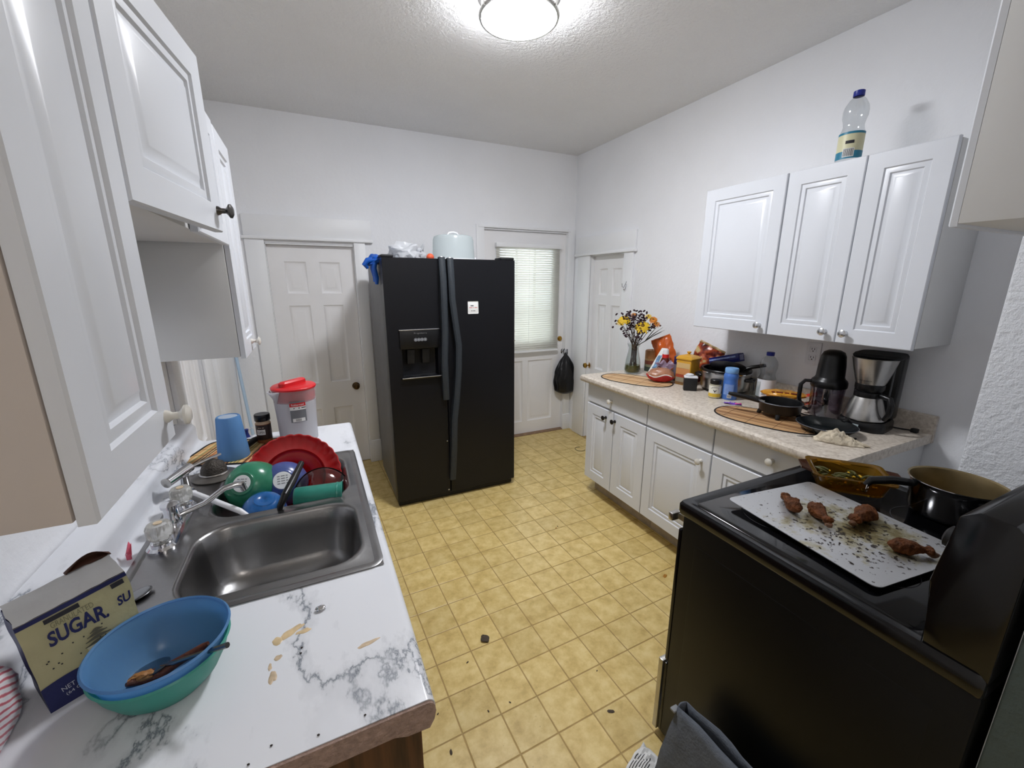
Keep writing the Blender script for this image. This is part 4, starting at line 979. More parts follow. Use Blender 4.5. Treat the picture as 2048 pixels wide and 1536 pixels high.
# striped bag at the wall
STR = mat('red striped plastic', '#e8e4e6', rough=.3); k = NT(STR); tc = k.add('ShaderNodeTexCoord'); mp = k.add('ShaderNodeMapping'); mp.inputs['Rotation'].default_value = (.5, .35, 0)
k.link(tc.outputs['Object'], mp.inputs[0]); wv = k.add('ShaderNodeTexWave', bands_direction='Z'); wv.inputs['Scale'].default_value = 34; wv.inputs['Distortion'].default_value = 2.6; wv.inputs['Detail'].default_value = 2; k.link(mp.outputs[0], wv.inputs['Vector'])
k.link(ramp(k, wv.outputs['Fac'], [(0, '#c2606f'), (.25, '#d99aa3'), (.45, '#ece6e8'), (1, '#e6e2e6')]), k.p.inputs['Base Color'])
P = Vector((-.470, .708, .9105)); t = thing('striped_bag', 'red and white striped plastic bag at the near end of counter', 'bag', P)
B().blob((0, 0, .062), (.030, .075, .066), 4, .16, 2.2, 9.).clampz().obj('pouch', STR, t)
B().blob((.0, -.03, .125), (.018, .025, .018), 3, .3, 3, 2).obj('knot', STR, t)
# foil scrap
P = onz(.9103, 641, 1220); t = tag(B().blob((0, 0, .004), (.009, .006, .004), 3, .6, 3, 5).obj('foil_scrap', CHROME, None), 'crumpled silver foil scrap on the marble counter', 'scrap'); t.location = P
CRB = mat('dark crumb', '#2a211b', rough=.8)
for i, (px, py) in enumerate(((602, 1307), (604, 1296), (730, 1431), (543, 1492), (497, 1530), (637, 1471))):
    o = tag(B().blob((0, 0, .0012), (.0022, .0015, .0012), 1, .4, 3, i).obj('crumb', CRB), 'tiny dark crumb on the marble counter', 'crumb', 'crumbs on the marble counter'); o.location = onz(.9102, px, py)
# ------------------------------------------------------------------ on the refrigerator
FT = ftop-.0118
q = ony(3.02, 907, 505); P = Vector((q.x, 3.02, FT)); t = thing('cake_carrier', 'pale domed plastic cake carrier on top of the refrigerator', 'carrier', P)
B().lathe([(0, 0), (.150, 0), (.160, .008), (.166, .02), (.162, .024), (.15, .016), (0, .014)], 56).obj('base', WHITEP, t)
DOME = frosted('pale mint plastic', '#eaf1f2', .62, .2)
B().lathe([(.152, .018), (.150, .03), (.143, .155), (.136, .175), (.12, .183), (.05, .187), (0, .188)], 56).obj('dome', DOME, t)
B().tube([(-.042, 0, .186), (-.03, 0, .203), (0, 0, .209), (.03, 0, .203), (.042, 0, .186)], [.006, .007, .007, .007, .006], 8).obj('handle', WHITEP, t)
for s in (-1, 1): B().box(s*.162-.006, s*.162+.006, -.014, .014, .012, .04, .003).obj('latch', WHITEP, t)
q = ony(2.9, 860, 505); P = Vector((q.x, 2.90, FT)); t = thing('orange_ball', 'small bright orange ball on top of the refrigerator', 'ball', P)
B().blob((0, 0, .026), (.026, .026, .026), 3).obj('ball', mat('orange foam', '#e2603c', rough=.6, var=.06, vscale=40), t)
B().lathe([(.0262, .024), (.0264, .026), (.0262, .028)], 32).obj('seam', mat('dark orange', '#b5482a', rough=.6), t)
q = ony(2.95, 812, 500); P = Vector((q.x, 2.95, FT)); t = thing('crumpled_plastic_bag', 'crumpled white plastic bag on top of the refrigerator', 'bag', P)
WB = frosted('white thin plastic', '#eceef1', .93, .3)
b = B(); b.blob((0, 0, .052), (.105, .075, .062), 4, .55, 2.3, 3.3, fn=lambda p, v: Vector((v.x, v.y, max(v.z+.052, .0)-.052))); b.clampz(); b.obj('heap', WB, t, smooth=28)
b = B(); b.grid(lambda a, c: Vector((.05+.075*a, -.02+.05*c, .05+.06*a*(1-.4*c)+.02*math.sin(a*7+c*4))), 8, 6); b.obj('corner_flap', WB, t, smooth=28, thick=.0008)
b = B(); b.grid(lambda a, c: Vector((-.09+.07*a, -.07+.03*c, .004+.025*c+.01*math.sin(a*6))), 6, 4); b.obj('dark_print', mat('grey print on bag', '#8c9095', rough=.5), t, thick=.0008)
# blue cloth glove
BLG = mat('blue rubber', '#1556b4', rough=.4, var=.12, vscale=20)
P = Vector((f0+.004, 2.90, FT-.0)); t = thing('blue_rubber_glove', 'bright blue rubber glove hanging over the refrigerator edge', 'glove', P)
b = B()
def glp(p, v): return Vector((v.x-.02, v.y, v.z*(1+.3*noise.noise(p*2.5))+.004-.35*max(0, -v.x-.01)))
b.blob((0, 0, 0), (.062, .05, .03), 4, .35, 2.2, 6., fn=glp); b.obj('palm', BLG, t, smooth=30)
for yy, L_, xo in ((-.028, .15, -.024), (.0, .135, -.03), (.022, .10, -.026)): B().tube([(xo, yy, -.004), (xo-.008, yy-.003, -.05), (xo+.004, yy-.002, -L_*.75), (xo+.002, yy, -L_)], [.017, .016, .015, .011], 10).obj('finger', BLG, t)
b = B().tube([(-.03, -.03, .004), (-.07, -.035, -.004), (-.088, -.03, -.028), (-.07, -.02, -.05)], [.018, .018, .016, .010], 10); b.obj('thumb', BLG, t)
# black bag on the back door knob
K = knobP+Vector((0, -.035, 0)); BAGB = mat('black plastic bag', '#0d0d10', rough=.28, var=.2, vscale=20, bump=.4, bscale=35)
t = thing('black_plastic_bag', 'full black plastic bag hanging from the back door knob', 'bag', K)
def bagfn(p, v):
    k = (1-p.z)/2; w = .128*math.sin(min(1., (k*1.05)**.8*1.0)*PI*.62)**1.2+.008
    n = 1+.12*noise.noise(Vector((p.x*3, p.y*3, p.z*2.5)))+.1*math.sin(math.atan2(p.y, p.x)*7)*(1-k)
    l = math.hypot(p.x, p.y) or 1; rr_ = w*n*min(1, l*1.6)
    return Vector((p.x/l*rr_, p.y/l*rr_*.55-.02*k, -.44*k**.95-.005))
B().blob((0, -.02, 0), (1, 1, 1), 4, fn=bagfn).obj('sack', BAGB, t)
B().tube([(-.02, -.02, -.03), (-.024, -.012, .02), (0, .0, .036), (.024, -.012, .02), (.02, -.02, -.03)], .004, 8).obj('handles', BAGB, t)

# ------------------------------------------------------------------ right counter
CZ = .9102
def at(px, py, dz=0.): return onz(CZ+dz, px, py)
placemat('oval bamboo placemat under the flower vase', (1.935, 2.125, CZ), .42, .140, .245, 2.4, BAM2, .0075)
placemat('oval bamboo placemat under the black skillet', (1.945, 1.205, CZ), .30, .150, .245, 2.4, bamboo('brown bamboo', ['#c79e70', '#b38a5e', '#d2ab7d', '#9b7049', '#c2976a', '#6d4b2e'], 1/.0075), .0075)
# bottle on top of the cabinets and bottle on the counter
def water_bottle(name, label, P, R, H, lab_z, fill=0):
    t = thing(name, label, 'bottle', P); fa = face_cam(P); k = H
    B().lathe([(0, .004), (R*.7, 0), (R*.95, .006), (R, .02), (R, k*.42), (R*.93, k*.46), (R*.84, k*.50), (R*.80, k*.54), (R*.86, k*.60), (R*.97, k*.66), (R*.98, k*.74), (R*.9, k*.80), (R*.62, k*.88), (R*.4, k*.915), (R*.38, k*.945)], 40).obj('shell', PET, t)
    B().lathe([(R*.42, k*.925), (R*.44, k*.93), (R*.44, k*.995), (R*.40, k), (0, k)], 28).obj('cap', mat('royal blue cap', '#23308f', rough=.35), t)
    return t, fa
XB = Vector((2.185, 1.185, 2.0502)); t, fa = water_bottle('empty_bottle', 'empty clear bottle with blue cap standing on the wall cabinet', XB, .046, .290, 0)
lb = cyl_patch(B(), .0468, .022, .125, fa-1.4, fa+1.4, 20).obj('label', mat('cream label', '#d8d4b0', rough=.4), t)
cyl_patch(B(), .0471, .118, .127, fa-1.4, fa+1.4, 20).obj('teal_stripe', mat('teal print', '#2f7f9b', rough=.4), lb); cyl_patch(B(), .0471, .022, .052, fa-1.4, fa+1.4, 20).obj('teal_base', mat('teal print', '#2f7f9b'), lb)
cyl_patch(B(), .0475, .028, .062, fa-.5, fa+.35, 8).obj('barcode_panel', PAPER, lb)
b = B()
for i in range(16): cyl_patch(b, .0478, .031, .060, fa-.44+.046*i, fa-.44+.046*i+(.014 if i % 3 else .028), 1)
b.obj('barcode', INK, lb, smooth=0)
cyl_patch(B(), .0474, .080, .092, fa-.4, fa+.25, 6).obj('dark_bar', INK, lb)
P = at(1535, 797); P.x = min(P.x, 2.345); P.y += .02; t, fa = water_bottle('oil_bottle', 'clear bottle with blue cap and white label by the outlet', P, .046, .265, 0)
lb = cyl_patch(B(), .0468, .012, .112, fa-1.4, fa+1.4, 20).obj('label', WHITEP, t)
b = B()
for i in range(8): cyl_patch(b, .0474, .025, .05, fa-.35+.05*i, fa-.35+.05*i+.022, 1)
b.obj('barcode', INK, lb, smooth=0); cyl_patch(B(), .0474, .02, .045, fa+.2, fa+.8, 6).obj('orange_mark', mat('orange print', '#d98a3a'), lb)
# flower vase
P = at(1264, 746); t = thing('flower_vase', 'clear glass vase of yellow flowers and dried stems on counter', 'vase', P)
B().lathe([(0, .004), (.05, .002), (.056, .006), (.058, .03), (.05, .10), (.036, .165), (.034, .185), (.046, .215), (.0445, .215), (.032, .186), (.0345, .164), (.048, .10), (.055, .03), (.05, .012), (0, .011)], 40).obj('glass', GLASS, t)
B().lathe([(0, .0125), (.049, .0125), (.0535, .03), (.050, .062), (0, .062)], 32).obj('water', mat('cloudy green water', '#6d6a36', rough=.1, trans=.35), t)
STEM = mat('dry brown stem', '#3c2f26', rough=.8, var=.3, vscale=40); YEL = mat('yellow petals', '#d9b21c', rough=.6, var=.15, vscale=50); ORG = mat('orange petals', '#c9791a', rough=.6, var=.2, vscale=50); DRY = mat('dried purple brown leaf', '#3a2630', rough=.8, var=.35, vscale=50); GRS = mat('dark green blade', '#3d4233', rough=.6, var=.2)
cr = Vector((math.cos(YAW), -math.sin(YAW), 0)); cf = Vector((math.sin(YAW), math.cos(YAW), 0)); m_ = mpp(P)
def hd(px, py, dpt=0.): return cr*((px-1264)*m_)+Vector((0, 0, (746-py)*m_))+cf*dpt
def stem(top, tw=None):
    a = rnd.uniform(0, 6.28); bse = Vector((math.cos(a)*.035, math.sin(a)*.035, .016)); nk = Vector((rnd.uniform(-.016, .016), rnd.uniform(-.016, .016), .185))
    return B().tube([bse, nk*.6+bse*.4*.6, nk, (nk+top)/2+Vector((0, 0, .015)), top], [.0028, .0026, .0024, .002, .0016], 6).obj('stem', STEM, t)
def petals(name, c, n, r, m, tilt=.35, rows=2):
    b = B(); nrm = (CAM-(P+c)).normalized()*.75+Vector((0, 0, .65)); nrm.normalize(); Mx = nrm.to_track_quat('Z', 'Y').to_matrix()
    for rw in range(rows):
        for i in range(n):
            a = 2*PI*(i+.5*rw)/n; L_ = r*(1-.25*rw); dr_ = Vector((math.cos(a), math.sin(a), 0)); sd = Vector((-math.sin(a), math.cos(a), 0)); k = rnd.uniform(.85, 1.1)
            pts = [(.2, .0), (.5, .13), (.85, .1), (1.0, .0)]; up = [(x*L_*k, w_*L_) for x, w_ in pts]
            V = [b.b.verts.new(c+Mx @ (dr_*x+sd*w_*s+Vector((0, 0, .004*rw-x*tilt*(x/L_)+.004)))) for s in (1, -1) for x, w_ in up]
            for j in range(3): b.b.faces.new((V[j], V[j+1], V[5+j], V[4+j]))
    bmesh.ops.remove_doubles(b.b, verts=b.b.verts[:], dist=1e-5)
    o = b.obj(name, m, t, smooth=0); B().blob(c+nrm*.004, (r*.25,)*3, 2, .3, 5, 1).obj('flower_centre', mat('brown flower centre', '#7a5a1a', rough=.8, bump=.5, bscale=200), o)
for (px, py, r, m2, dp) in ((1274, 651, .056, YEL, -.05), (1240, 639, .044, YEL, -.02), (1236, 646, .030, YEL, .01), (1297, 640, .034, ORG, -.01), (1303, 648, .028, ORG, -.02), (1288, 634, .026, YEL, .0), (1262, 632, .024, ORG, .03)):
    c = hd(px, py, dp); stem(c); petals('flower', c, 18 if r > .03 else 11, r, m2)
for i in range(16):
    c = hd(rnd.uniform(1236, 1304), rnd.uniform(634, 668), rnd.uniform(-.05, .05)); stem(c)
    b = B()
    for k in range(12):
        o_ = Vector((rnd.gauss(0, .02), rnd.gauss(0, .02), rnd.gauss(0, .024))); b.blob(c+o_, (.012, .009, .006), 1, .4, 4, k+i, M=Matrix.Rotation(rnd.uniform(0, 3), 4, 'X') @ Matrix.Rotation(rnd.uniform(0, 3), 4, 'Z'))
    b.obj('dried_leaves', DRY, t)
for (px, py) in ((1322, 660), (1318, 655), (1308, 652), (1316, 664)):
    c = hd(px, py); B().tube([(.01, 0, .19), hd(1285, 682), c*.5+hd(1285, 682)*.5+Vector((0, 0, .005)), c], [.0022, .003, .003, .0006], 6).obj('grass_blade', GRS, t)
# striped candle
P = at(1301, 741); t = thing('striped_candle', 'round candle with tan, rust and dark green bands', 'candle', P)
H_ = .155; bands = [(0, .22, '#39463b'), (.22, .34, '#8b8a6d'), (.34, .52, '#7d4434'), (.52, .62, '#b08a5a'), (.62, 1., '#a87444')]
for z0, z1, c in bands: B().lathe([(0, z0*H_), (.047, z0*H_), (.047, z1*H_-.0005), (0, z1*H_-.0005)] if z1 < 1 else [(0, z0*H_), (.047, z0*H_), (.047, H_-.006), (.042, H_), (.03, H_-.004), (0, H_-.006)], 32).obj('band', mat('candle '+c, c, rough=.55, var=.1, vscale=30), t)
B().tube([(0, 0, H_-.008), (.002, 0, H_+.008)], .0015, 5).obj('wick', BLACKM, t)
# red bread bag
P = at(1320, 764); t = thing('bread_bag', 'loaf of sliced bread in a red and clear plastic bag', 'bread', P); RB = mat('red bread bag', '#b8232a', rough=.25, var=.15, vscale=20); 
rz = face_cam(P); Mz = Matrix.Rotation(rz+PI/2, 4, 'Z')
B().blob((0, 0, .048), (.086, .056, .050), 4, .10, 3, 3, M=Mz).clampz().obj('loaf', mat('bread crust seen through film', '#a9765a', rough=.3, var=.3, vscale=28, coat=.5), t)
def lower(p, v): return Vector((v.x, v.y, min(v.z, -.004+.010*math.sin(p.x*4))))
B().blob((0, 0, .0495), (.090, .060, .0495), 4, .06, 3, 3, fn=lambda p, v: Mz @ lower(p, v)).clampz().obj('red_band', RB, t)
b = B(); b.grid(lambda a, c: Mz @ Vector((-.03+.1*a+.01*math.sin(c*9), -.01+.03*math.sin(a*3), .092+.045*c+.012*math.sin(a*14+c*3))), 12, 6); b.obj('gathered_top', frosted('lilac film', '#cdb9cf', .75, .2), t, smooth=25, thick=.0008)
b = B(); b.grid(lambda a, c: Mz @ Vector((-.07+.14*a, -.0625-.002*math.sin(a*PI), .050+.006*c+.010*math.sin((-.07+.14*a)/.086*4))), 12, 1); b.obj('white_stripe', PAPER, t, thick=.0008)
# folded leaflet
A_, Bb = at(1291, 753), at(1300, 750); t = thing('leaflet', 'white and blue leaflet leaning behind the red bread bag', 'leaflet', A_)
top = cr*((1322-1291)*mpp(A_))+Vector((0, 0, (753-697)*mpp(A_)))+cf*.03; wd = cr*.035-cf*.02
b = B(); b.grid(lambda a, c: wd*a+top*c+Vector((0, 0, .0006))+cf*(.004*math.sin(c*PI)), 4, 8); b.obj('sheet', PAPER, t, thick=.0012)
b = B(); b.grid(lambda a, c: wd*(.2+.6*a)+top*(.3+.45*c)-cf*.0016+cf*(.004*math.sin((.3+.45*c)*PI))+wd*.1*math.sin(c*6), 4, 6); b.obj('blue_drawing', mat('blue leaflet print', '#6d93b8', rough=.6, var=.5, vscale=50), t, thick=.0004)
# sauce bottle
P = Vector((2.135, 2.075, CZ)); t = thing('sauce_bottle', 'red sauce bottle with white cap behind the bread', 'bottle', P); fa = face_cam(P)
B().lathe([(0, 0), (.033, 0), (.034, .004), (.034, .11), (.028, .135), (.022, .15), (.02, .16), (0, .16)], 28).obj('body', mat('dark red sauce', '#5d2320', rough=.2), t)
B().lathe([(.0245, .138), (.0225, .15), (.022, .172), (0, .172)], 28).obj('red_neck', mat('red neck', '#cf2a2a', rough=.3), t)
B().lathe([(0, .202), (.017, .202), (.018, .198), (.02, .172), (0, .172)], 24).obj('cap', WHITEP, t)
cyl_patch(B(), .0345, .03, .095, fa-.9, fa+.9).obj('label', mat('pale label', '#cfd2dc', rough=.4, var=.3, vscale=60), t)
# jar with purple cap
P = Vector((2.19, 2.01, CZ)); t = thing('seasoning_jar', 'tall jar with dark purple cap between sauce and canister', 'jar', P); fa = face_cam(P)
B().lathe([(0, 0), (.03, 0), (.031, .004), (.031, .11), (.026, .118), (0, .118)], 24).obj('body', mat('grey jar', '#6b6470', rough=.3), t)
cp = B().lathe([(.03, .112), (.03, .16), (.027, .164), (0, .165)], 24).obj('cap', mat('dark purple cap', '#241c4a', rough=.3), t)
b = B(); put_marks(b, [1, .5], lambda u, v: Vector((.0305*math.cos(fa-.5+u), .0305*math.sin(fa-.5+u), .131+.006*v+.003*u))); b.obj('cap_lettering', PAPER, cp, smooth=0)
# yellow canister
P = at(1372, 768); t = thing('yellow_canister', 'yellow lidded canister with orange and tan side stripes', 'canister', P, face_cam(P)+PI/4+.25); CAN = mat('mustard ceramic', '#cf9a2e', rough=.25, var=.06, vscale=10)
b = B().box(-.052, .052, -.052, .052, 0, .165, .008); b.obj('body', CAN, t)
for z0, z1, c in ((.006, .02, '#7a5a3a'), (.02, .05, '#8d8674'), (.05, .07, '#a2472e'), (.07, .11, '#c98a55'), (.11, .145, '#d0b07a')): B().box(-.046, .046, -.0530, -.0518, z0, z1-.001).obj('stripe', mat('canister '+c, c, rough=.3), t, smooth=0)
l_ = B(); l_.loops([rr(-.057, .057, -.057, .057, .01, .165, 3), rr(-.058, .058, -.058, .058, .01, .173, 3), rr(-.045, .045, -.045, .045, .008, .187, 3), rr(-.012, .012, -.012, .012, .004, .197, 3)], True, True, True); l_ = l_.obj('lid', CAN, t)
B().lathe([(.009, .195), (.007, .2), (.013, .207), (.013, .213), (0, .217)], 20).obj('lid_knob', CAN, l_)
# snack bags against the wall
def pouch(name, label, P, w, d, h, m, m2, seed, rz, tilt=0., lift=0.):
    t = thing(name, label, 'bag', P, rz); T = Matrix.Rotation(tilt, 4, 'Y')
    def pt(a, c, k):
        y = k*d/2*(max(0., math.sin(PI*a))**.55)*(max(0., math.sin(PI*min(1, c*.94+.03)))**.5)*(1.15-.45*c)
        q = Vector(((a-.5)*w*(1-.06*math.sin(PI*c)), y, c*h))
        q.y += .010*noise.noise(Vector((a*6+seed, c*6, k*3)))+.005*noise.noise(Vector((a*15+seed, c*15, k*3)))
        q.x += .007*noise.noise(Vector((c*7+seed, a*3, 1))); q = T @ q; q.z = max(q.z+lift, .0006); return q
    b = B(); b.grid(lambda a, c: pt(a, c, 1), 18, 20); b.grid(lambda a, c: pt(a, c, -1), 18, 20); bmesh.ops.remove_doubles(b.b, verts=b.b.verts[:], dist=.002); b.obj('pouch', m, t, smooth=35)
    b = B(); b.grid(lambda a, c: T @ Vector(((a-.5)*w*.96, .004*math.sin(a*22)+.006*noise.noise(Vector((6*a*.96+seed, 6, 3))), h*(.965+.09*c)))+Vector((0, 0, lift)), 24, 2); b.obj('crimped_top', m2, t, thick=.0012); return t
ORB = mat('orange chip bag', '#c25a22', rough=.28, var=.2, vscale=14); BRB = mat('brown foil bag', '#6d2a1e', rough=.25); k = NT(BRB); tc = k.add('ShaderNodeTexCoord'); n_ = k.add('ShaderNodeTexNoise'); n_.inputs['Scale'].default_value = 17; n_.inputs['Detail'].default_value = 2; k.link(tc.outputs['Object'], n_.inputs['Vector'])
k.link(ramp(k, n_.outputs['Fac'], [(.38, '#3c1414'), (.47, '#7a2c1e'), (.54, '#b5522c'), (.6, '#c9b27e')]), k.p.inputs['Base Color'])
rzc = face_cam((2.3, 2.2, 0))+PI/2
pouch('snack_bag', 'upright orange snack bag against the wall behind canister', (2.29, 2.17, CZ), .165, .085, .235, ORB, ORB, 2., rzc-.5, -.42, .03)
pouch('snack_bag', 'dark red and cream snack bag leaning on the wall', (2.325, 1.975, CZ), .18, .08, .215, BRB, mat('tan foil', '#b89a6a', rough=.3, var=.4, vscale=20), 5., rzc-.35, .40, .03)
# small yellow packet
P = at(1390, 764); t = thing('yellow_packet', 'small bright yellow and red packet beside slow cooker', 'packet', P, face_cam(P)+PI/2)
B().blob((0, 0, .052), (.034, .018, .052), 3, .2, 3, 4.).clampz().obj('packet', mat('yellow foil packet', '#d79c1b', rough=.3, var=.15, vscale=30), t, smooth=30)
B().blob((.012, -.004, .03), (.03, .018, .03), 3, .2, 3, 6.).clampz().obj('red_side', mat('maroon foil', '#6a1f28', rough=.3, var=.3, vscale=40), t, smooth=30)
# black tea tin
P = at(1379, 780); t = thing('black_tin', 'square black tin with white lid and round white emblem', 'tin', P, face_cam(P)+PI/2+.12)
B().box(-.038, .038, -.024, .024, 0, .078, .004).obj('body', mat('black tin paint', '#1b1b1e', rough=.35), t)
B().box(-.0385, .0385, -.0245, .0245, .078, .088, .003).obj('lid', WHITEP, t)
B().blob((-.008, 0, .095), (.024, .016, .01), 2, .35, 4, 2).obj('crumpled_top', WHITEP, t, smooth=20)
e_ = B().lathe([(0, 0), (.019, 0), (.0185, .0006), (0, .0006)], 28, c=(.010, .0242, .047), M=Vector((0, 1, 0)).to_track_quat('Z', 'Y').to_matrix().to_4x4(), sy=.8).obj('emblem', mat('grey emblem', '#b9bcc0', rough=.5, var=.3, vscale=150), t)
b = B(); put_marks(b, [1], lambda u, v: Vector((.024-.028*u, .0252, .044+.005*v))); b.obj('lettering', INK, e_, smooth=0)
for o in list(t.children): pass
# white label spice jar
P = at(1428, 795); t = thing('seasoning_jar', 'seasoning jar with white and yellow label and black lid', 'jar', P); fa = face_cam(P)
B().lathe([(0, 0), (.030, 0), (.032, .004), (.032, .078), (.027, .084), (0, .084)], 32).obj('glass', mat('dull jar glass', '#a09a84', rough=.15), t)
B().lathe([(.029, .082), (.0295, .104), (.027, .107), (0, .107)], 32, fn=lambda a, r, z: 1+.012*math.cos(30*a)).obj('lid', BLACK, t)
lb = cyl_patch(B(), .0324, .008, .074, fa-1.4, fa+1.4, 20).obj('label', mat('cream white label', '#e6e3d6', rough=.4), t)
cyl_patch(B(), .0327, .010, .030, fa-1.4, fa+1.4, 20).obj('yellow_band', mat('yellow print', '#d9b63c', rough=.4), lb)
b = B(); put_text(b, "LAWRY'S", lambda u, v: Vector((.0329*math.cos(fa+(u-.5)*1.3), .0329*math.sin(fa+(u-.5)*1.3), .056+.009*v+.006*math.sin(u*PI)))); b.obj('lettering', INK, lb, smooth=0)
b = B()
def C3(u, v): return Vector((.033*math.cos(fa+u), .033*math.sin(fa+u), v))
V = [b.b.verts.new(C3(*p)) for p in ((-.30, .054), (-.2, .050), (0, .047), (.2, .050), (.30, .054), (.24, .046), (.1, .044), (.0, .034), (-.1, .044), (-.24, .046))]; b.b.faces.new(V); b.obj('bull_emblem', INK, lb, smooth=0)
# blue bottle
P = at(1457, 797); t = thing('powder_bottle', 'light blue plastic bottle standing before the slow cooker', 'bottle', P); fa = face_cam(P)
B().lathe([(0, 0), (.038, 0), (.040, .004), (.040, .05), (.037, .095), (.0355, .11), (.038, .122), (.038, .138), (.032, .150), (.030, .154), (0, .154)], 36).obj('body', mat('cornflower plastic', '#4a77c4', rough=.35, var=.06, vscale=20), t)
B().lathe([(.033, .150), (.0345, .153), (.0345, .174), (.032, .178), (0, .178)], 36, fn=lambda a, r, z: 1+.01*math.cos(36*a)).obj('cap', mat('sky blue cap', '#79a9de', rough=.35), t)
lb = cyl_patch(B(), .0406, .03, .09, fa-.8, fa+.5, 10).obj('pale_label', mat('pale blue print', '#7c9ad2', rough=.4, var=.12, vscale=90), t)
cyl_patch(B(), .0411, .012, .032, fa-.25, fa+.3, 6).obj('barcode_panel', PAPER, t)
b = B()
for i in range(8): cyl_patch(b, .0415, .015, .029, fa-.2+.057*i, fa-.2+.057*i+.026, 1)
b.obj('barcode', INK, t, smooth=0)
# slow cooker
P = Vector((2.243, 1.69, CZ)); t = thing('slow_cooker', 'round steel slow cooker with black pot and side handles', 'slow cooker', P); fa = face_cam(P)
B().lathe([(.112, 0), (.122, .006), (.124, .016), (.118, .02)], 48).obj('base_ring', BLACK, t)
B().lathe([(.118, .016), (.133, .02), (.137, .06), (.138, .118), (.136, .122)], 56).obj('steel_body', STEEL, t)
B().lathe([(.134, .121), (.140, .124), (.141, .134), (.137, .139), (.126, .136), (.120, .1), (.112, .03), (0, .026)], 56).obj('black_pot', BLACK, t)
B().lathe([(.1375, .117), (.1425, .119), (.1425, .123), (.1375, .125)], 56).obj('bright_rim', CHROME, t)
for s in (1.15, -1.55):
    a = fa+s; p = Vector((math.cos(a), math.sin(a), 0)); q_ = Vector((-p.y, p.x, 0))
    B().tube([p*.134+q_*.035+Vector((0, 0, .088)), p*.155+q_*.03+Vector((0, 0, .09)), p*.163+Vector((0, 0, .09)), p*.155-q_*.03+Vector((0, 0, .09)), p*.134-q_*.035+Vector((0, 0, .088))], .010, 10).obj('side_handle', BLACK, t)
# black pan in the cooker and navy box behind
P2 = P+Vector((0, 0, .0))
t = thing('dark_skillet', 'dark nonstick pan resting tilted inside the slow cooker', 'pan', P+Vector((-.015, -.015, .128)))
Mt = Matrix.Rotation(.42, 4, Vector((-.5, .87, 0)))
B().lathe([(0, 0), (.07, 0), (.088, .012), (.098, .03), (.0965, .031), (.086, .015), (.069, .004), (0, .004)], 40, M=Mt.to_3x3().to_4x4()).obj('pan_body', mat('grey nonstick', '#2a2b30', rough=.3), t)
a = fa+1.55; p = Vector((math.cos(a), math.sin(a), .15)); B().tube([p*.09+Vector((0, 0, .0)), p*.13+Vector((0, 0, .012)), p*.20+Vector((0, 0, .02))], [.009, .011, .010], 10).obj('handle', BLACK, t)
NB = mat('navy foil box', '#1a2470', rough=.25, var=.2, vscale=12)
A_, Z_ = onx(2.385, 1398, 722), onx(2.385, 1490, 707); c_ = (A_+Z_)/2; L_ = (Z_-A_).length
t = thing('navy_box', 'long glossy navy blue carton propped behind the slow cooker', 'box', (c_.x-.028, c_.y, c_.z-.02)); dv = (Z_-A_).normalized()
Mq = dv.to_track_quat('X', 'Z').to_matrix().to_4x4()
b = B().box(-L_/2, L_/2, -.026, .026, -.026, .026, .003); b.xf(Mq); b.obj('carton', NB, t)
b = B().box(L_/2, L_/2+.001, -.016, .016, -.016, .016); b.xf(Mq); b.obj('end_seal', mat('pale seal', '#8b90b8', rough=.4), t, smooth=0)
b = B().box(-L_/2+.004, L_/2-.02, -.028, -.0262, .004, .014); b.xf(Mq); b.obj('white_print', mat('light blue print', '#8fa3da', rough=.4, var=.4, vscale=50), t, smooth=0)
# drinking glass
P = Vector((2.262, 1.500, CZ)); t = thing('drinking_glass', 'small clear drinking glass between blue bottle and oil bottle', 'glass', P)
B().lathe([(0, .006), (.026, .006), (.0285, .1), (.0305, .1), (.0295, .002), (0, .0)], 32).obj('wall', GLASS, t); B().lathe([(0, .0), (.029, .0), (.0285, .008), (0, .009)], 28).obj('thick_base', GLASS, t)
# tortilla packs
TOR = mat('orange bread pack', '#c8742a', rough=.25, var=.5, vscale=26, coat=.4); YEP = mat('yellow orange pack', '#d0922f', rough=.25, var=.55, vscale=30, coat=.4)
P = at(1570, 800); rz = math.atan2(-.45, .40); P = Vector((2.25, 1.335, CZ))
def pack(label, P, m, s, rz):
    t = thing('bread_pack', label, 'bread', P, rz)
    B().blob((0, 0, .021), (.108*s, .058*s, .021), 4, .12, 3, s*9).clampz().obj('pack', m, t, smooth=35)
    b = B(); b.grid(lambda a, c: Vector((.098*s+.05*c, (-.03+.06*a)*(1-.3*c), .024+.012*math.sin(a*9)*c+.01*c)), 8, 4); b.obj('twisted_end', mat('red film', '#b8332a', rough=.25, var=.3, vscale=30), t, smooth=25, thick=.0008)
    b = B(); put_marks(b, [.5, 1, .7, 1], lambda u, v: Vector((-.06*s+.12*s*u, -.046*s+.008*v, .034+.004*v))); b.obj('lettering', mat('maroon print', '#6a2018'), t, smooth=0); return t
pack('lower orange pack of buns beside the oil bottle', P, TOR, 1., -1.0); pack('upper yellow and red pack of buns on the orange pack', P+Vector((0, 0, .0405)), YEP, .98, -.95)
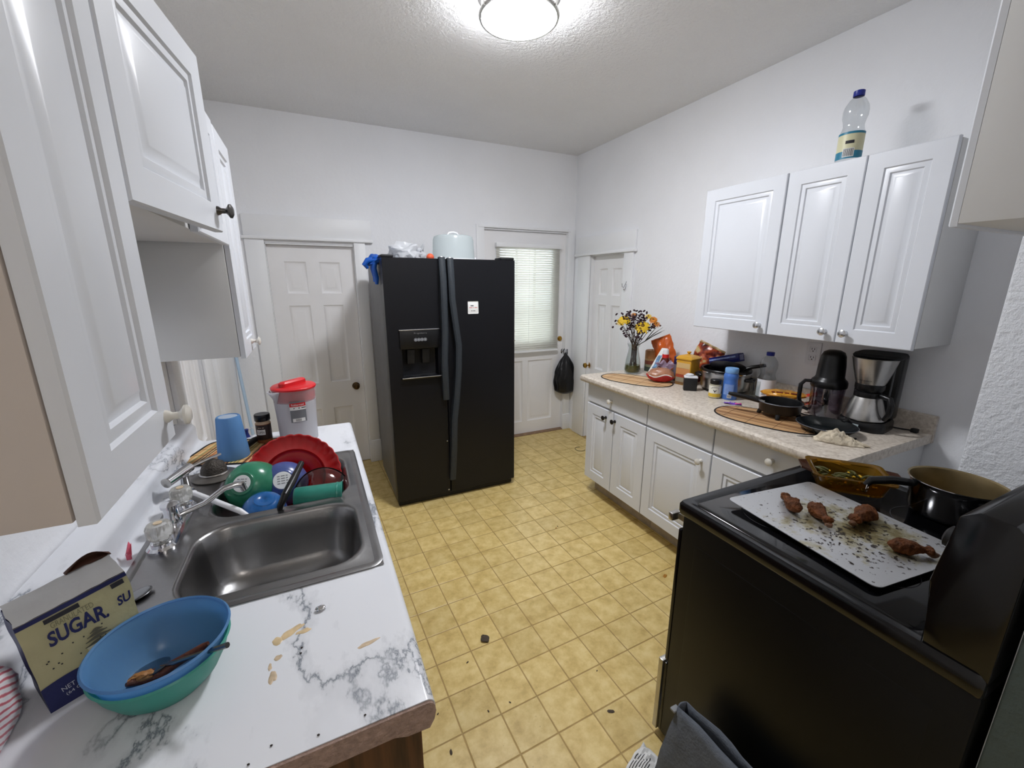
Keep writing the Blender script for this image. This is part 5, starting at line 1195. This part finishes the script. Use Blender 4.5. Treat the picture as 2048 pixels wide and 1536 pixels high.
# purple packet
P = at(1465, 808); t = thing('purple_packet', 'small flat purple and pink candy packet on the counter', 'packet', P, -.95)
b = B(); b.grid(lambda a, c: Vector((-.042+.084*a, -.018+.036*c, .002+.003*math.sin(a*9+c*4)+.002)), 12, 6); b.obj('wrapper', mat('purple foil', '#7b49b8', rough=.25, var=.4, vscale=70), t, thick=.002, smooth=30)
b = B(); b.grid(lambda a, c: Vector((.012+.03*a, -.016+.032*c, .0062+.003*math.sin((.64+.36*a)*9+c*4))), 6, 6); b.obj('pink_end', mat('pink foil', '#d04a8c', rough=.25, var=.3, vscale=70), t, thick=.001, smooth=30)
b = B(); put_marks(b, [1, .8], lambda u, v: Vector((-.034+.04*u, -.004+.008*v, .0088))); b.obj('lettering', PAPER, t, smooth=0)
# electric skillet with feet
P = Vector((2.035, 1.215, .9142)); t = thing('black_skillet', 'deep black skillet on short feet with long black handle', 'skillet', P)
B().lathe([(0, .022), (.082, .022), (.088, .028), (.093, .07), (.0955, .073), (.093, .0755), (.089, .072), (.084, .034), (0, .030)], 48).obj('pan', mat('black cast skillet', '#121214', rough=.35, var=.2, vscale=15), t)
B().lathe([(.0945, .070), (.0975, .0725), (.0945, .075)], 56).obj('bright_rim', mat('grey rim', '#7c7f86', rough=.3, metal=.7), t)
for k in range(4):
    a = .5+k*PI/2; p = Vector((math.cos(a), math.sin(a), 0)); B().tube([p*.07+Vector((0, 0, .03)), p*.082+Vector((0, 0, .012)), p*.088], [.012, .011, .008], 8).obj('foot', BLACK, t)
e_ = onz(1.0, 1457, 786)-P; s_ = onz(.985, 1520, 800)-P
B().tube([s_*1.0+Vector((0, 0, -.005)), s_*.55+e_*.45, e_*.8+s_*.2, e_], [.010, .0115, .012, .008], 10).obj('handle', BLACK, t); d_ = (e_-s_).normalized(); B().tube([s_-d_*.02+Vector((0, 0, -.006)), s_+d_*.004+Vector((0, 0, -.004))], .0085, 10).obj('handle_collar', STEEL, t)
# frying pan
P = Vector((2.005, .985, CZ)); t = thing('frying_pan', 'shallow dark green black frying pan at mat edge', 'pan', P); NON = mat('dark nonstick', '#14181a', rough=.22, var=.15, vscale=12)
B().lathe([(0, 0), (.07, 0), (.08, .004), (.104, .026), (.113, .036), (.1115, .0375), (.102, .029), (.079, .008), (.07, .005), (0, .005)], 56).obj('pan', NON, t)
a = face_cam(P)+2.6; p = Vector((math.cos(a), math.sin(a), 0)); B().tube([p*.108+Vector((0, 0, .032)), p*.135+Vector((0, 0, .042))], [.009, .010], 8).obj('handle_stub', BLACK, t)
B().lathe([(.112, .036), (.1145, .0372), (.112, .0385)], 56).obj('rim_line', mat('grey rim', '#7c7f86'), t)
# food processor
P = Vector((2.262, 1.135, CZ)); t = thing('food_processor', 'small food chopper with black motor top and clear jug', 'chopper', P); fa = face_cam(P)
B().lathe([(0, .004), (.062, .0), (.066, .006), (.069, .12), (.0715, .15), (.0695, .15), (.064, .012), (0, .012)], 48).obj('jug', clear('smoky clear plastic', '#d8d4dc', .14, .06), t)
bl_ = B().lathe([(0, .012), (.012, .012), (.0105, .13), (.009, .16), (0, .16)], 20).obj('blade_shaft', BLACK, t)
for k, z in ((0, .05), (1, .09)):
    b = B(); a = 1.2+k*1.6; b.grid(lambda u_, v_: Vector((math.cos(a)*(.008+.045*u_)-math.sin(a)*.010*(v_-.5)*(1-.6*u_), math.sin(a)*(.008+.045*u_)+math.cos(a)*.010*(v_-.5)*(1-.6*u_), z+.01*u_)), 4, 2); b.obj('blade', STEEL, bl_, thick=.001)
B().lathe([(.072, .146), (.075, .15), (.0755, .172), (.071, .182), (.062, .19), (.058, .2), (.056, .25), (.050, .30), (.042, .318), (.025, .327), (0, .329)], 40).obj('motor_head', BLACK, t)
a = fa-1.25; p = Vector((math.cos(a), math.sin(a), 0))
B().tube([p*.068+Vector((0, 0, .17)), p*.1+Vector((0, 0, .17)), p*.116+Vector((0, 0, .15)), p*.115+Vector((0, 0, .08)), p*.1+Vector((0, 0, .035)), p*.068+Vector((0, 0, .022))], [.008, .009, .010, .010, .009, .008], 8).obj('handle', BLACK, t)
# coffee maker
P = Vector((2.25, .955, CZ)); fa = face_cam(P); t = thing('coffee_maker', 'black drip coffee maker with steel basket and steel carafe', 'coffee maker', P, fa+PI/2-.25)
# local: front = -y
bs = B(); bs.loops([rr(-.088, .088, -.098, .105, .05, z, 6) if z < .04 else rr(-.082, .082, -.092, .10, .048, z, 6) for z in (0, .006, .034, .044)], True, True, True); bs.obj('base', BLACK, t)
B().box(-.075, .083, .035, .108, .04, .332, .012, 3).obj('tower', BLACK, t)
tp = B(); tp.loops([rr(-.082, .087, -.07, .108, .05, .322, 6), rr(-.084, .089, -.075, .110, .05, .33, 6), rr(-.078, .083, -.066, .104, .045, .34, 6)], True, True, True); tp.obj('top_lid', BLACKM, t)
bk = B().lathe([(.052, .206), (.054, .212), (.07, .27), (.082, .322), (.079, .324)], 48, c=(0, -.028, 0)).obj('filter_basket', STEEL, t)
b = B(); put_text(b, 'HAMILTON BEACH', lambda u, v: Vector((.0585*math.sin((u-.5)*.9-.15), -.028-.0585*math.cos((u-.5)*.9-.15), .222+.006*v))); b.obj('lettering', INK, bk, smooth=0)
B().lathe([(.046, .172), (.054, .186), (.054, .207), (0, .207)], 36, c=(0, -.028, 0)).obj('basket_collar', BLACK, t)
cf_ = B().lathe([(0, .046), (.074, .046), (.078, .05), (.077, .06), (.058, .13), (.049, .15)], 48, c=(0, -.03, 0)).obj('carafe', STEEL, t)
B().lathe([(.0495, .146), (.052, .152), (.05, .17), (.04, .174), (0, .174)], 36, c=(0, -.03, 0)).obj('carafe_lid', BLACK, cf_)
B().tube([(.045, -.045, .162), (.085, -.065, .158), (.095, -.07, .13), (.092, -.068, .09), (.078, -.06, .062)], [.011, .012, .012, .011, .009], 10).obj('carafe_handle', BLACK, cf_)
LCD = mat('pale display', '#b9c6c9', rough=.3)
cpn = B().box(-.042, .02, -.0978, -.0965, .012, .032).obj('control_panel', BLACKM, t, smooth=0)
for x in (-.034, -.024): B().lathe([(0, 0), (.0038, 0), (.0034, .001), (0, .0012)], 12, c=(x, -.0982, .022), M=Vector((0, -1, 0)).to_track_quat('Z', 'Y').to_matrix().to_4x4()).obj('button', LCD, cpn)
B().box(-.016, .006, -.0985, -.0978, .017, .028).obj('clock_display', LCD, cpn, smooth=0)
B().box(.055, .062, .03, .036, .12, .29, .002).obj('water_gauge', mat('grey gauge', '#6a6d70', rough=.2), t)
# power cord with plug
t = thing('power_cord', 'black power cord with square plug lying on the counter', 'cord', at(1795, 845)); E_ = at(1832, 860); d_ = E_-t.location; d_.x = min(d_.x, 2.39-t.location.x)
s0 = Vector((2.33, .90, CZ))-t.location; e0 = Vector((2.355, .815, CZ))-t.location
B().tube([s0+Vector((0, 0, .006)), (s0+e0)/2+Vector((.006, 0, .004)), e0+Vector((0, .0, .008))], .0032, 6).obj('cable', BLACKM, t)
b = B().box(-.012, .012, -.014, .010, 0, .018, .003); b.xf(Matrix.Translation(e0)); b.obj('plug', BLACKM, t)
# loose black cable near the processor
t = thing('black_cable', 'thin black cable curling before the food chopper', 'cord', (2.17, 1.15, CZ)); 
B().tube([(.0, .10, .004), (-.01, .06, .012), (.0, .02, .004), (.03, -.02, .004), (.075, -.03, .02), (.06, -.018, .12), (.055, -.015, .16)], .003, 6).obj('cable', BLACKM, t)
b = B().tube([(.0, .10, .004), (-.002, .115, .004)], [.005, .004], 8); b.obj('cable_end', BLACKM, t)
# white paper under the chopper
q_ = at(1622, 828); t = tag(B().box(-.05, .05, -.035, .035, 0, .0008).obj('paper_sheet', PAPER, smooth=0), 'white paper sheet on the counter before the food chopper', 'paper'); t.location = (2.145, 1.115, CZ); t.rotation_euler = (0, 0, .3)
# rag
P = at(1676, 884); t = thing('dish_rag', 'crumpled cream dish rag near the counter front', 'rag', P, -1.02); RAG = mat('cream cloth', '#cbbfa9', rough=.9, var=.1, vscale=30, bump=.5, bscale=120)
def ragf(a, c):
    x = -.085+.17*a; y = -.036+.072*c; e = math.sin(a*PI)**.7*math.sin(c*PI)**.7
    hgt = e*(.026+.020*math.exp(-((a-.38)/.2)**2)+.026*noise.noise(Vector((a*6, c*4, 2)))+.016*noise.noise(Vector((a*11, c*9, 5))))
    return Vector((x+.01*noise.noise(Vector((a*4, c*4, 8))), y*(.7+.5*math.sin(a*PI))+.012*noise.noise(Vector((a*5, c*3, 1))), max(.001, hgt)))
b = B(); b.grid(ragf, 48, 28); b.obj('cloth', RAG, t, thick=.0018)
B().tube([(.06, -.008, .006), (.085, -.014, .008), (.102, -.01, .004)], [.010, .007, .003], 8).obj('twisted_corner', RAG, t)
# table knife under the rag
A_, Z_ = at(1594, 872), at(1712, 879); t = thing('table_knife', 'steel table knife lying under the cream rag', 'knife', (A_+Z_)/2); d_ = (Z_-A_)/2
b = B(); sd = Vector((-d_.y, d_.x, 0)).normalized()
b.grid(lambda a, c: -d_+d_*a*1.1+sd*(.008*(c-.5))*(1-.2*a)+Vector((0, 0, .0016)), 6, 2); b.obj('blade', STEEL, t, thick=.002)
B().tube([d_*.1+Vector((0, 0, .0035)), d_*.6+Vector((0, 0, .004)), d_+Vector((0, 0, .004))], [.0032, .004, .0035], 8).obj('handle', BLACKM, t)
# outlet
P = onx(XR, 1627, 707); t = thing('wall_outlet', 'white electrical outlet plate under the right cabinets', 'outlet', P)
B().box(-.006, .0, -.037, .037, -.06, .06, .003).obj('plate', WHITEP, t)
for z in (.022, -.022):
    r_ = B().box(-.0075, -.005, -.017, .017, z-.015, z+.015, .004).obj('receptacle', WHITEP, t)
    for y in (-.0065, .0065): B().box(-.0081, -.0074, y-.0013, y+.0013, z-.002, z+.008).obj('slot', BLACKM, r_, smooth=0)
    B().box(-.0081, -.0074, -.003, .003, z-.011, z-.006, .0).obj('slot', BLACKM, r_, smooth=0)

# ------------------------------------------------------------------ on the range
SZ = .9107
def sheetmat():
    m = mat('greasy aluminium sheet', '#b7b7b9', rough=.4, metal=.75); k = NT(m); tc = k.add('ShaderNodeTexCoord')
    n = k.add('ShaderNodeTexNoise'); n.inputs['Scale'].default_value = 13; n.inputs['Detail'].default_value = 7; n.inputs['Roughness'].default_value = .7; k.link(tc.outputs['Object'], n.inputs['Vector'])
    gr = k.add('ShaderNodeVectorMath', operation='LENGTH'); mp = k.add('ShaderNodeMapping'); mp.inputs['Location'].default_value = (-.01, .03, 0); k.link(tc.outputs['Object'], mp.inputs[0]); k.link(mp.outputs[0], gr.inputs[0])
    mr = k.add('ShaderNodeMapRange'); mr.inputs[1].default_value = .02; mr.inputs[2].default_value = .24; mr.inputs[3].default_value = .19; mr.inputs[4].default_value = -.13; k.link(gr.outputs['Value'], mr.inputs[0])
    ad = k.add('ShaderNodeMath', operation='ADD'); k.link(n.outputs['Fac'], ad.inputs[0]); k.link(mr.outputs[0], ad.inputs[1])
    c1 = ramp(k, ad.outputs[0], [(.5, '#c3c4c6'), (.58, '#b5b09c'), (.68, '#8b8058'), (.8, '#5c4a28')])
    n2 = k.add('ShaderNodeTexNoise'); n2.inputs['Scale'].default_value = 85; n2.inputs['Detail'].default_value = 3; k.link(tc.outputs['Object'], n2.inputs['Vector'])
    a2 = k.add('ShaderNodeMath', operation='MULTIPLY_ADD'); a2.inputs[1].default_value = .45; k.link(mr.outputs[0], a2.inputs[0]); k.link(n2.outputs['Fac'], a2.inputs[2])
    c2 = ramp(k, a2.outputs[0], [(.62, '#ffffff'), (.665, '#3a2413')])
    mx = k.add('ShaderNodeMix', data_type='RGBA', blend_type='MULTIPLY'); mx.inputs[0].default_value = .9; k.link(c1, mx.inputs[6]); k.link(c2, mx.inputs[7]); k.link(mx.outputs[2], k.p.inputs['Base Color']); return m
hz_ = .926
c4 = [onz(hz_, 1454, 997), onz(hz_, 1620, 963), None, onz(hz_, 1760, 1177)]; 
U_ = (c4[1]-c4[0]); V_ = (c4[3]-c4[0]); V_ -= U_*(V_.dot(U_)/U_.dot(U_)) ; lu, lv = U_.length, min(V_.length, .405); ctr = c4[0]+U_/2+V_.normalized()*lv/2
rz = math.atan2(U_.y, U_.x); P = Vector((ctr.x, ctr.y, SZ)); t = thing('baking_sheet', 'flat greasy aluminium baking sheet across the range top', 'baking sheet', P, rz)
hs = hz_-SZ
b = B(); b.loops([rr(-lu/2, lu/2, -lv/2, lv/2, .018, hs-.001, 5), rr(-lu/2, lu/2, -lv/2, lv/2, .018, hs+.001, 5), rr(-lu/2+.004, lu/2-.004, -lv/2+.004, lv/2-.004, .015, hs+.0012, 5)], True, True, True); b.obj('sheet', sheetmat(), t)
b = B().prism([(-.012, hs-.001), (.012, hs-.001), (.003, 0), (-.003, 0)], 1, -lv/2+.08, lv/2-.08); b.xf(Matrix.Translation((lu/2-.05, 0, 0))); b.obj('under_lip', STEEL, t)
b = B().prism([(-.012, hs-.001), (.012, hs-.001), (.003, 0), (-.003, 0)], 1, -lv/2+.08, lv/2-.08); b.xf(Matrix.Translation((-lu/2+.09, 0, 0))); b.obj('under_lip', STEEL, t)
SHP, SHR, SHU, SHV = P.copy(), rz, lu, lv
CHK = mat('browned chicken skin', '#5e3312', rough=.68, var=.6, vscale=45, bump=1., bscale=90, spec=.3)
def drum(label, p_fat, p_thin, R, seed):
    A_, Z_ = onz(hz_+.02, *p_fat), onz(hz_+.016, *p_thin); d_ = Z_-A_; L_ = d_.length
    t = thing('chicken_drumstick', label, 'chicken', Vector((A_.x, A_.y, hz_+.0014)), math.atan2(d_.y, d_.x), 'drumsticks on the baking sheet')
    b = B(); n = 26; prof = []
    for i in range(n+1):
        u_ = i/n; x = -R*.75+(L_+R*.75)*u_
        r_ = R*(math.sin(min(1, u_/.42)*PI/2)**.6 if u_ < .42 else 1-.62*((u_-.42)/.38) if u_ < .8 else .38+.22*math.sin((u_-.8)/.2*PI*.9))
        if u_ > .97: r_ *= .6
        prof.append((x, max(r_, .002)))
    L = []
    for x, r_ in prof:
        row = []
        for k in range(24):
            a = 2*PI*k/24; rr_ = r_*(1+.30*noise.noise(Vector((x*55+seed, math.cos(a)*1.6, math.sin(a)*1.6)))+.18*noise.noise(Vector((x*140+seed, math.cos(a)*4, math.sin(a)*4))))
            row.append(Vector((x, rr_*math.cos(a), max(-R*.9, rr_*math.sin(a)*.92)+R*.9)))
        L.append(row)
    b.loops(L, True, True, True); zmin = min(v.co.z for v in b.b.verts)
    for v in b.b.verts: v.co.z -= zmin
    b.obj('meat', CHK, t, smooth=60)
    B().blob((L_*.99, 0, R*.5-zmin*0), (.010, .009, .008), 2, .4, 3, seed).obj('bone_end', mat('roasted bone', '#6b4a33', rough=.5, var=.4, vscale=60), t); return t
drum('browned chicken drumstick with two short ends, far left on sheet', (1592, 1016), (1568, 992), .0205, 1.)
drum('browned chicken drumstick pointing at the viewer, second on sheet', (1626, 1012), (1658, 1047), .0205, 12.)
drum('rounded browned chicken piece near the middle of sheet', (1738, 1024), (1706, 1044), .0235, 23.)
drum('long browned chicken piece lying beside the range backguard', (1790, 1088), (1868, 1106), .0195, 37.)
CHAR = mat('charred crumb', '#20130c', rough=.7, var=.3)
for i in range(30):
    px, py = rnd.gauss(1690, 55), rnd.gauss(1082, 28)
    if not (1560 < px < 1790 and 1010 < py < 1150): continue
    lq = Matrix.Rotation(-SHR, 4, 'Z') @ (onz(hz_+.0014, px, py)-SHP)
    if abs(lq.x) > SHU/2-.02 or abs(lq.y) > SHV/2-.02: continue
    o = tag(B().blob((0, 0, .001), (rnd.uniform(.0015, .0045), rnd.uniform(.001, .003), .0012), 1, .5, 3, i).obj('charred_crumb', CHAR), 'small charred crumb stuck on the baking sheet', 'crumb', 'charred crumbs on the baking sheet'); o.location = onz(hz_+.0014, px, py); o.rotation_euler = (0, 0, rnd.uniform(0, 6))
# amber baking dish
AMB = mat('amber glass', '#9a7222', rough=.08, trans=.8, ior=1.2); AMB.node_tree.nodes['Principled BSDF'].inputs['Specular IOR Level'].default_value = .6
NL, NR = onz(.966, 1642, 951), onz(.966, 1788, 974); FL = onz(.966, 1650, 912); U_ = NR-NL; V_ = FL-NL; V_ -= U_*(V_.dot(U_)/U_.dot(U_)); lu, lv = .205, .165
ctr = NL+U_/2+V_.normalized()*lv/2; rz = math.atan2(U_.y, U_.x); P = Vector((ctr.x, ctr.y, SZ)); t = thing('amber_glass_dish', 'amber glass baking dish of corn and green beans', 'dish', P, rz)
def rl(i, z, r=.022): return rr(-lu/2+i, lu/2-i, -lv/2+i, lv/2-i, r, z, 5)
b = B(); b.loops([rl(.022, .001), rl(.018, .006), rl(.008, .046), rl(-.004, .052), rl(-.004, .056), rl(.004, .057), rl(.012, .052), rl(.022, .010), rl(.03, .007)], True, True, True); b.obj('dish', AMB, t)
for s in (-1, 1):
    b = B(); x0 = s*(lu/2+.002); b.loops([[Vector((x0+s*k*.028, -.05+.02*k, z)), Vector((x0+s*k*.028, .05-.02*k, z)), Vector((x0+s*k*.028, .05-.02*k, z+.006)), Vector((x0+s*k*.028, -.05+.02*k, z+.006))] for k, z in ((0, .049), (.6, .051), (1, .052))], True, True, True); b.obj('side_handle', mat('brown glass handle', '#3a1d0e', rough=.15, coat=.5), t)
CORN = mat('corn kernel', '#d8ab25', rough=.35, var=.15, vscale=60); BEAN = mat('green bean', '#4b4a1e', rough=.4, var=.25, vscale=50)
L0 = t.matrix_basis.copy()
for i in range(46):
    x, y = rnd.uniform(-.07, .07), rnd.uniform(-.05, .055); z = SZ+.0085+rnd.uniform(.004, .024); w_ = Matrix.Translation(P) @ Matrix.Rotation(rz, 4, 'Z') @ Vector((x, y, 0))
    if i % 2:
        o = tag(B().blob((0, 0, .003), (.0045, .0035, .003), 2, .2, 2, i).obj('corn_kernel', CORN), 'yellow corn kernel in the amber glass dish', 'corn', 'corn kernels in the amber dish')
    else:
        o = tag(B().tube([(-.02, 0, .004), (-.007, .003, .006), (.007, .003, .006), (.02, -.002, .004)], [.0025, .0042, .0042, .0025], 7).obj('green_bean', BEAN), 'cut green bean in the amber glass dish', 'bean', 'green beans in the amber dish')
    o.location = (w_.x, w_.y, z); o.rotation_euler = (rnd.uniform(-.2, .2), rnd.uniform(-.2, .2), rnd.uniform(0, 6))
# steel saucepan
POTST = mat('polished pot steel', '#a9a9ab', rough=.14, metal=1.); POTIN = mat('stained pot inside', '#8b7b5a', rough=.35, metal=.8, var=.15, vscale=20)
P = Vector((1.585, .432, SZ)); t = thing('steel_saucepan', 'polished steel saucepan with black handle at range back corner', 'saucepan', P)
B().lathe([(0, .0), (.082, 0), (.088, .005), (.09, .012), (.092, .015), (.096, .085), (.1, .098), (.104, .102), (.1035, .104)], 56).obj('outer_wall', POTST, t)
B().lathe([(.1035, .104), (.099, .101), (.0945, .084), (.0885, .016), (.08, .008), (0, .008)], 56).obj('inner_wall', POTIN, t)
st_, en = onz(SZ+.085, 1882, 972)-P, onz(SZ+.082, 1797, 962)-P
st_ = en.normalized()*.093+Vector((0, 0, .085*0)); st_.z = .084; en.z = .080
en = st_+(en-st_).normalized()*.115
hdl = B().tube([st_, st_*.8+en*.2, st_*.45+en*.55+Vector((0, 0, .004)), en+Vector((0, 0, -.002)), en+(en-st_)*.08+Vector((0, 0, -.018))], [.008, .011, .012, .012, .008], 12).obj('handle', BLACK, t)
dh = (en-st_).normalized(); cen = en+dh*.004+Vector((0, 0, -.026)); sd = Vector((-dh.y, dh.x, 0))
B().tube([cen+(dh*math.cos(a)*.5+sd*.87*math.cos(a)+Vector((0, 0, 1))*math.sin(a)*1.)*.015 for a in [2*PI*i/20 for i in range(21)]], .0013, 6).obj('hanging_ring', CHROME, hdl)

# ------------------------------------------------------------------ floor things
# dark leaf and bits
LEAF = mat('dry dark leaf', '#4a3f33', rough=.8, var=.3, vscale=60)
P = onz(.0002, 970, 1279); o = B(); o.grid(lambda a, c: Vector(((a-.5)*.036*math.sin(PI*min(max(c, .06), .94))*1.2, (c-.5)*.046, .003+.005*math.sin(a*5+c*3)**2)), 6, 8); o = tag(o.obj('dry_leaf', LEAF, thick=.001), 'dark dry leaf scrap on the yellow floor', 'leaf'); o.location = P; o.rotation_euler = (0, 0, .3)
for i, (px, py, s) in enumerate(((1222, 1423, 2.2), (1115, 1053, 1.), (902, 1505, 1.6), (977, 1423, .9), (935, 1325, 1.), (1194, 1342, .7), (876, 1428, .8), (1020, 1405, .8))):
    o = tag(B().blob((0, 0, .0012), (.006*s, .0028*s, .0013), 2, .5, 3, i).obj('floor_crumb', LEAF), 'small dark crumb on the yellow tile floor', 'crumb', 'crumbs on the tile floor'); o.location = onz(.0002, px, py); o.rotation_euler = (0, 0, rnd.uniform(0, 3))
RUST = mat('rusty food stain', '#a8742a', rough=.4, var=.3, vscale=60)
for px, py, r in ((1330, 1152, .013), (1112, 1056, .006)): splat('rust_stain', RUST, onz(.0001, px, py), r, 1.4, .8, .4, floor, (0, 0, 0), px*.1)
# wire loop by the base cabinet
P = onz(.003, 1160, 898); t = tag(B().tube([(math.cos(a)*.045, math.sin(a)*.05, .003) for a in [1.0+i*.25 for i in range(19)]], .0022, 6).obj('wire_loop', BLACKM), 'thin dark wire loop on the floor by the base cabinet', 'wire'); t.location = (P.x, P.y, 0)
# grey cloth bag beside the range
GRY = mat('grey felt', '#5d636c', rough=.9, var=.12, vscale=30, bump=.3, bscale=120)
t = thing('grey_felt_bag', 'grey felt bag slumped on the floor against the range side', 'bag', (.86, .42, 0))
def gb(a, c, side):
    y = -.25+.50*a+.06*(1-c)*(a-.5); z = c*(.40-.075*a)+.010*math.sin(a*9); x = side*(.05-.032*c)+.008*noise.noise(Vector((a*6, c*5, side)))-.012*math.sin(c*PI)*(side < 0)
    return Vector((x+.012+.012*c, y, z))
for sd_, nm in ((-1, 'front_panel'), (1, 'back_panel')): b = B(); b.grid(lambda a, c: gb(a, c, sd_), 14, 12); b.obj(nm, GRY, t, thick=.004)
b = B(); b.grid(lambda a, c: gb(1, c, -1)*(1-a)+gb(1, c, 1)*a+Vector((0, .006*math.sin(a*PI), 0)), 4, 10); b.grid(lambda a, c: gb(0, c, -1)*(1-a)+gb(0, c, 1)*a, 4, 10); b.grid(lambda a, c: gb(c, 0, -1)*(1-a)+gb(c, 0, 1)*a, 4, 10); b.obj('gusset', GRY, t, thick=.004)
b = B().box(-.012, .012, .0, .016, -.004, .004, .002); b.xf(Matrix.Translation(gb(1., .95, -1))); b.obj('tag_loop', mat('pale tag', '#8a8d90', rough=.8), t)
# printed paper scrap
P = onz(.001, 1285, 1530); t = thing('printed_paper', 'crumpled printed paper scrap on the floor beside grey bag', 'paper', (P.x, P.y, 0), .3)
def pf(a, c): return Vector((-.055+.11*a, -.07+.10*c, .004+.028*abs(noise.noise(Vector((a*3.2, c*3.2, 4))))+.014*math.sin(a*3)*c))
b = B(); b.grid(pf, 16, 16); b.obj('sheet', PAPER, t, smooth=25, thick=.0006)
for i in range(7):
    b = B(); yy = .93-.07*i; b.grid(lambda a, c: pf(.08+(.5+.08*(i % 3))*a, yy-.02*c)+Vector((0, 0, .0012)), 14, 1); b.obj('text_line', INK, t, smooth=0, thick=.0003)
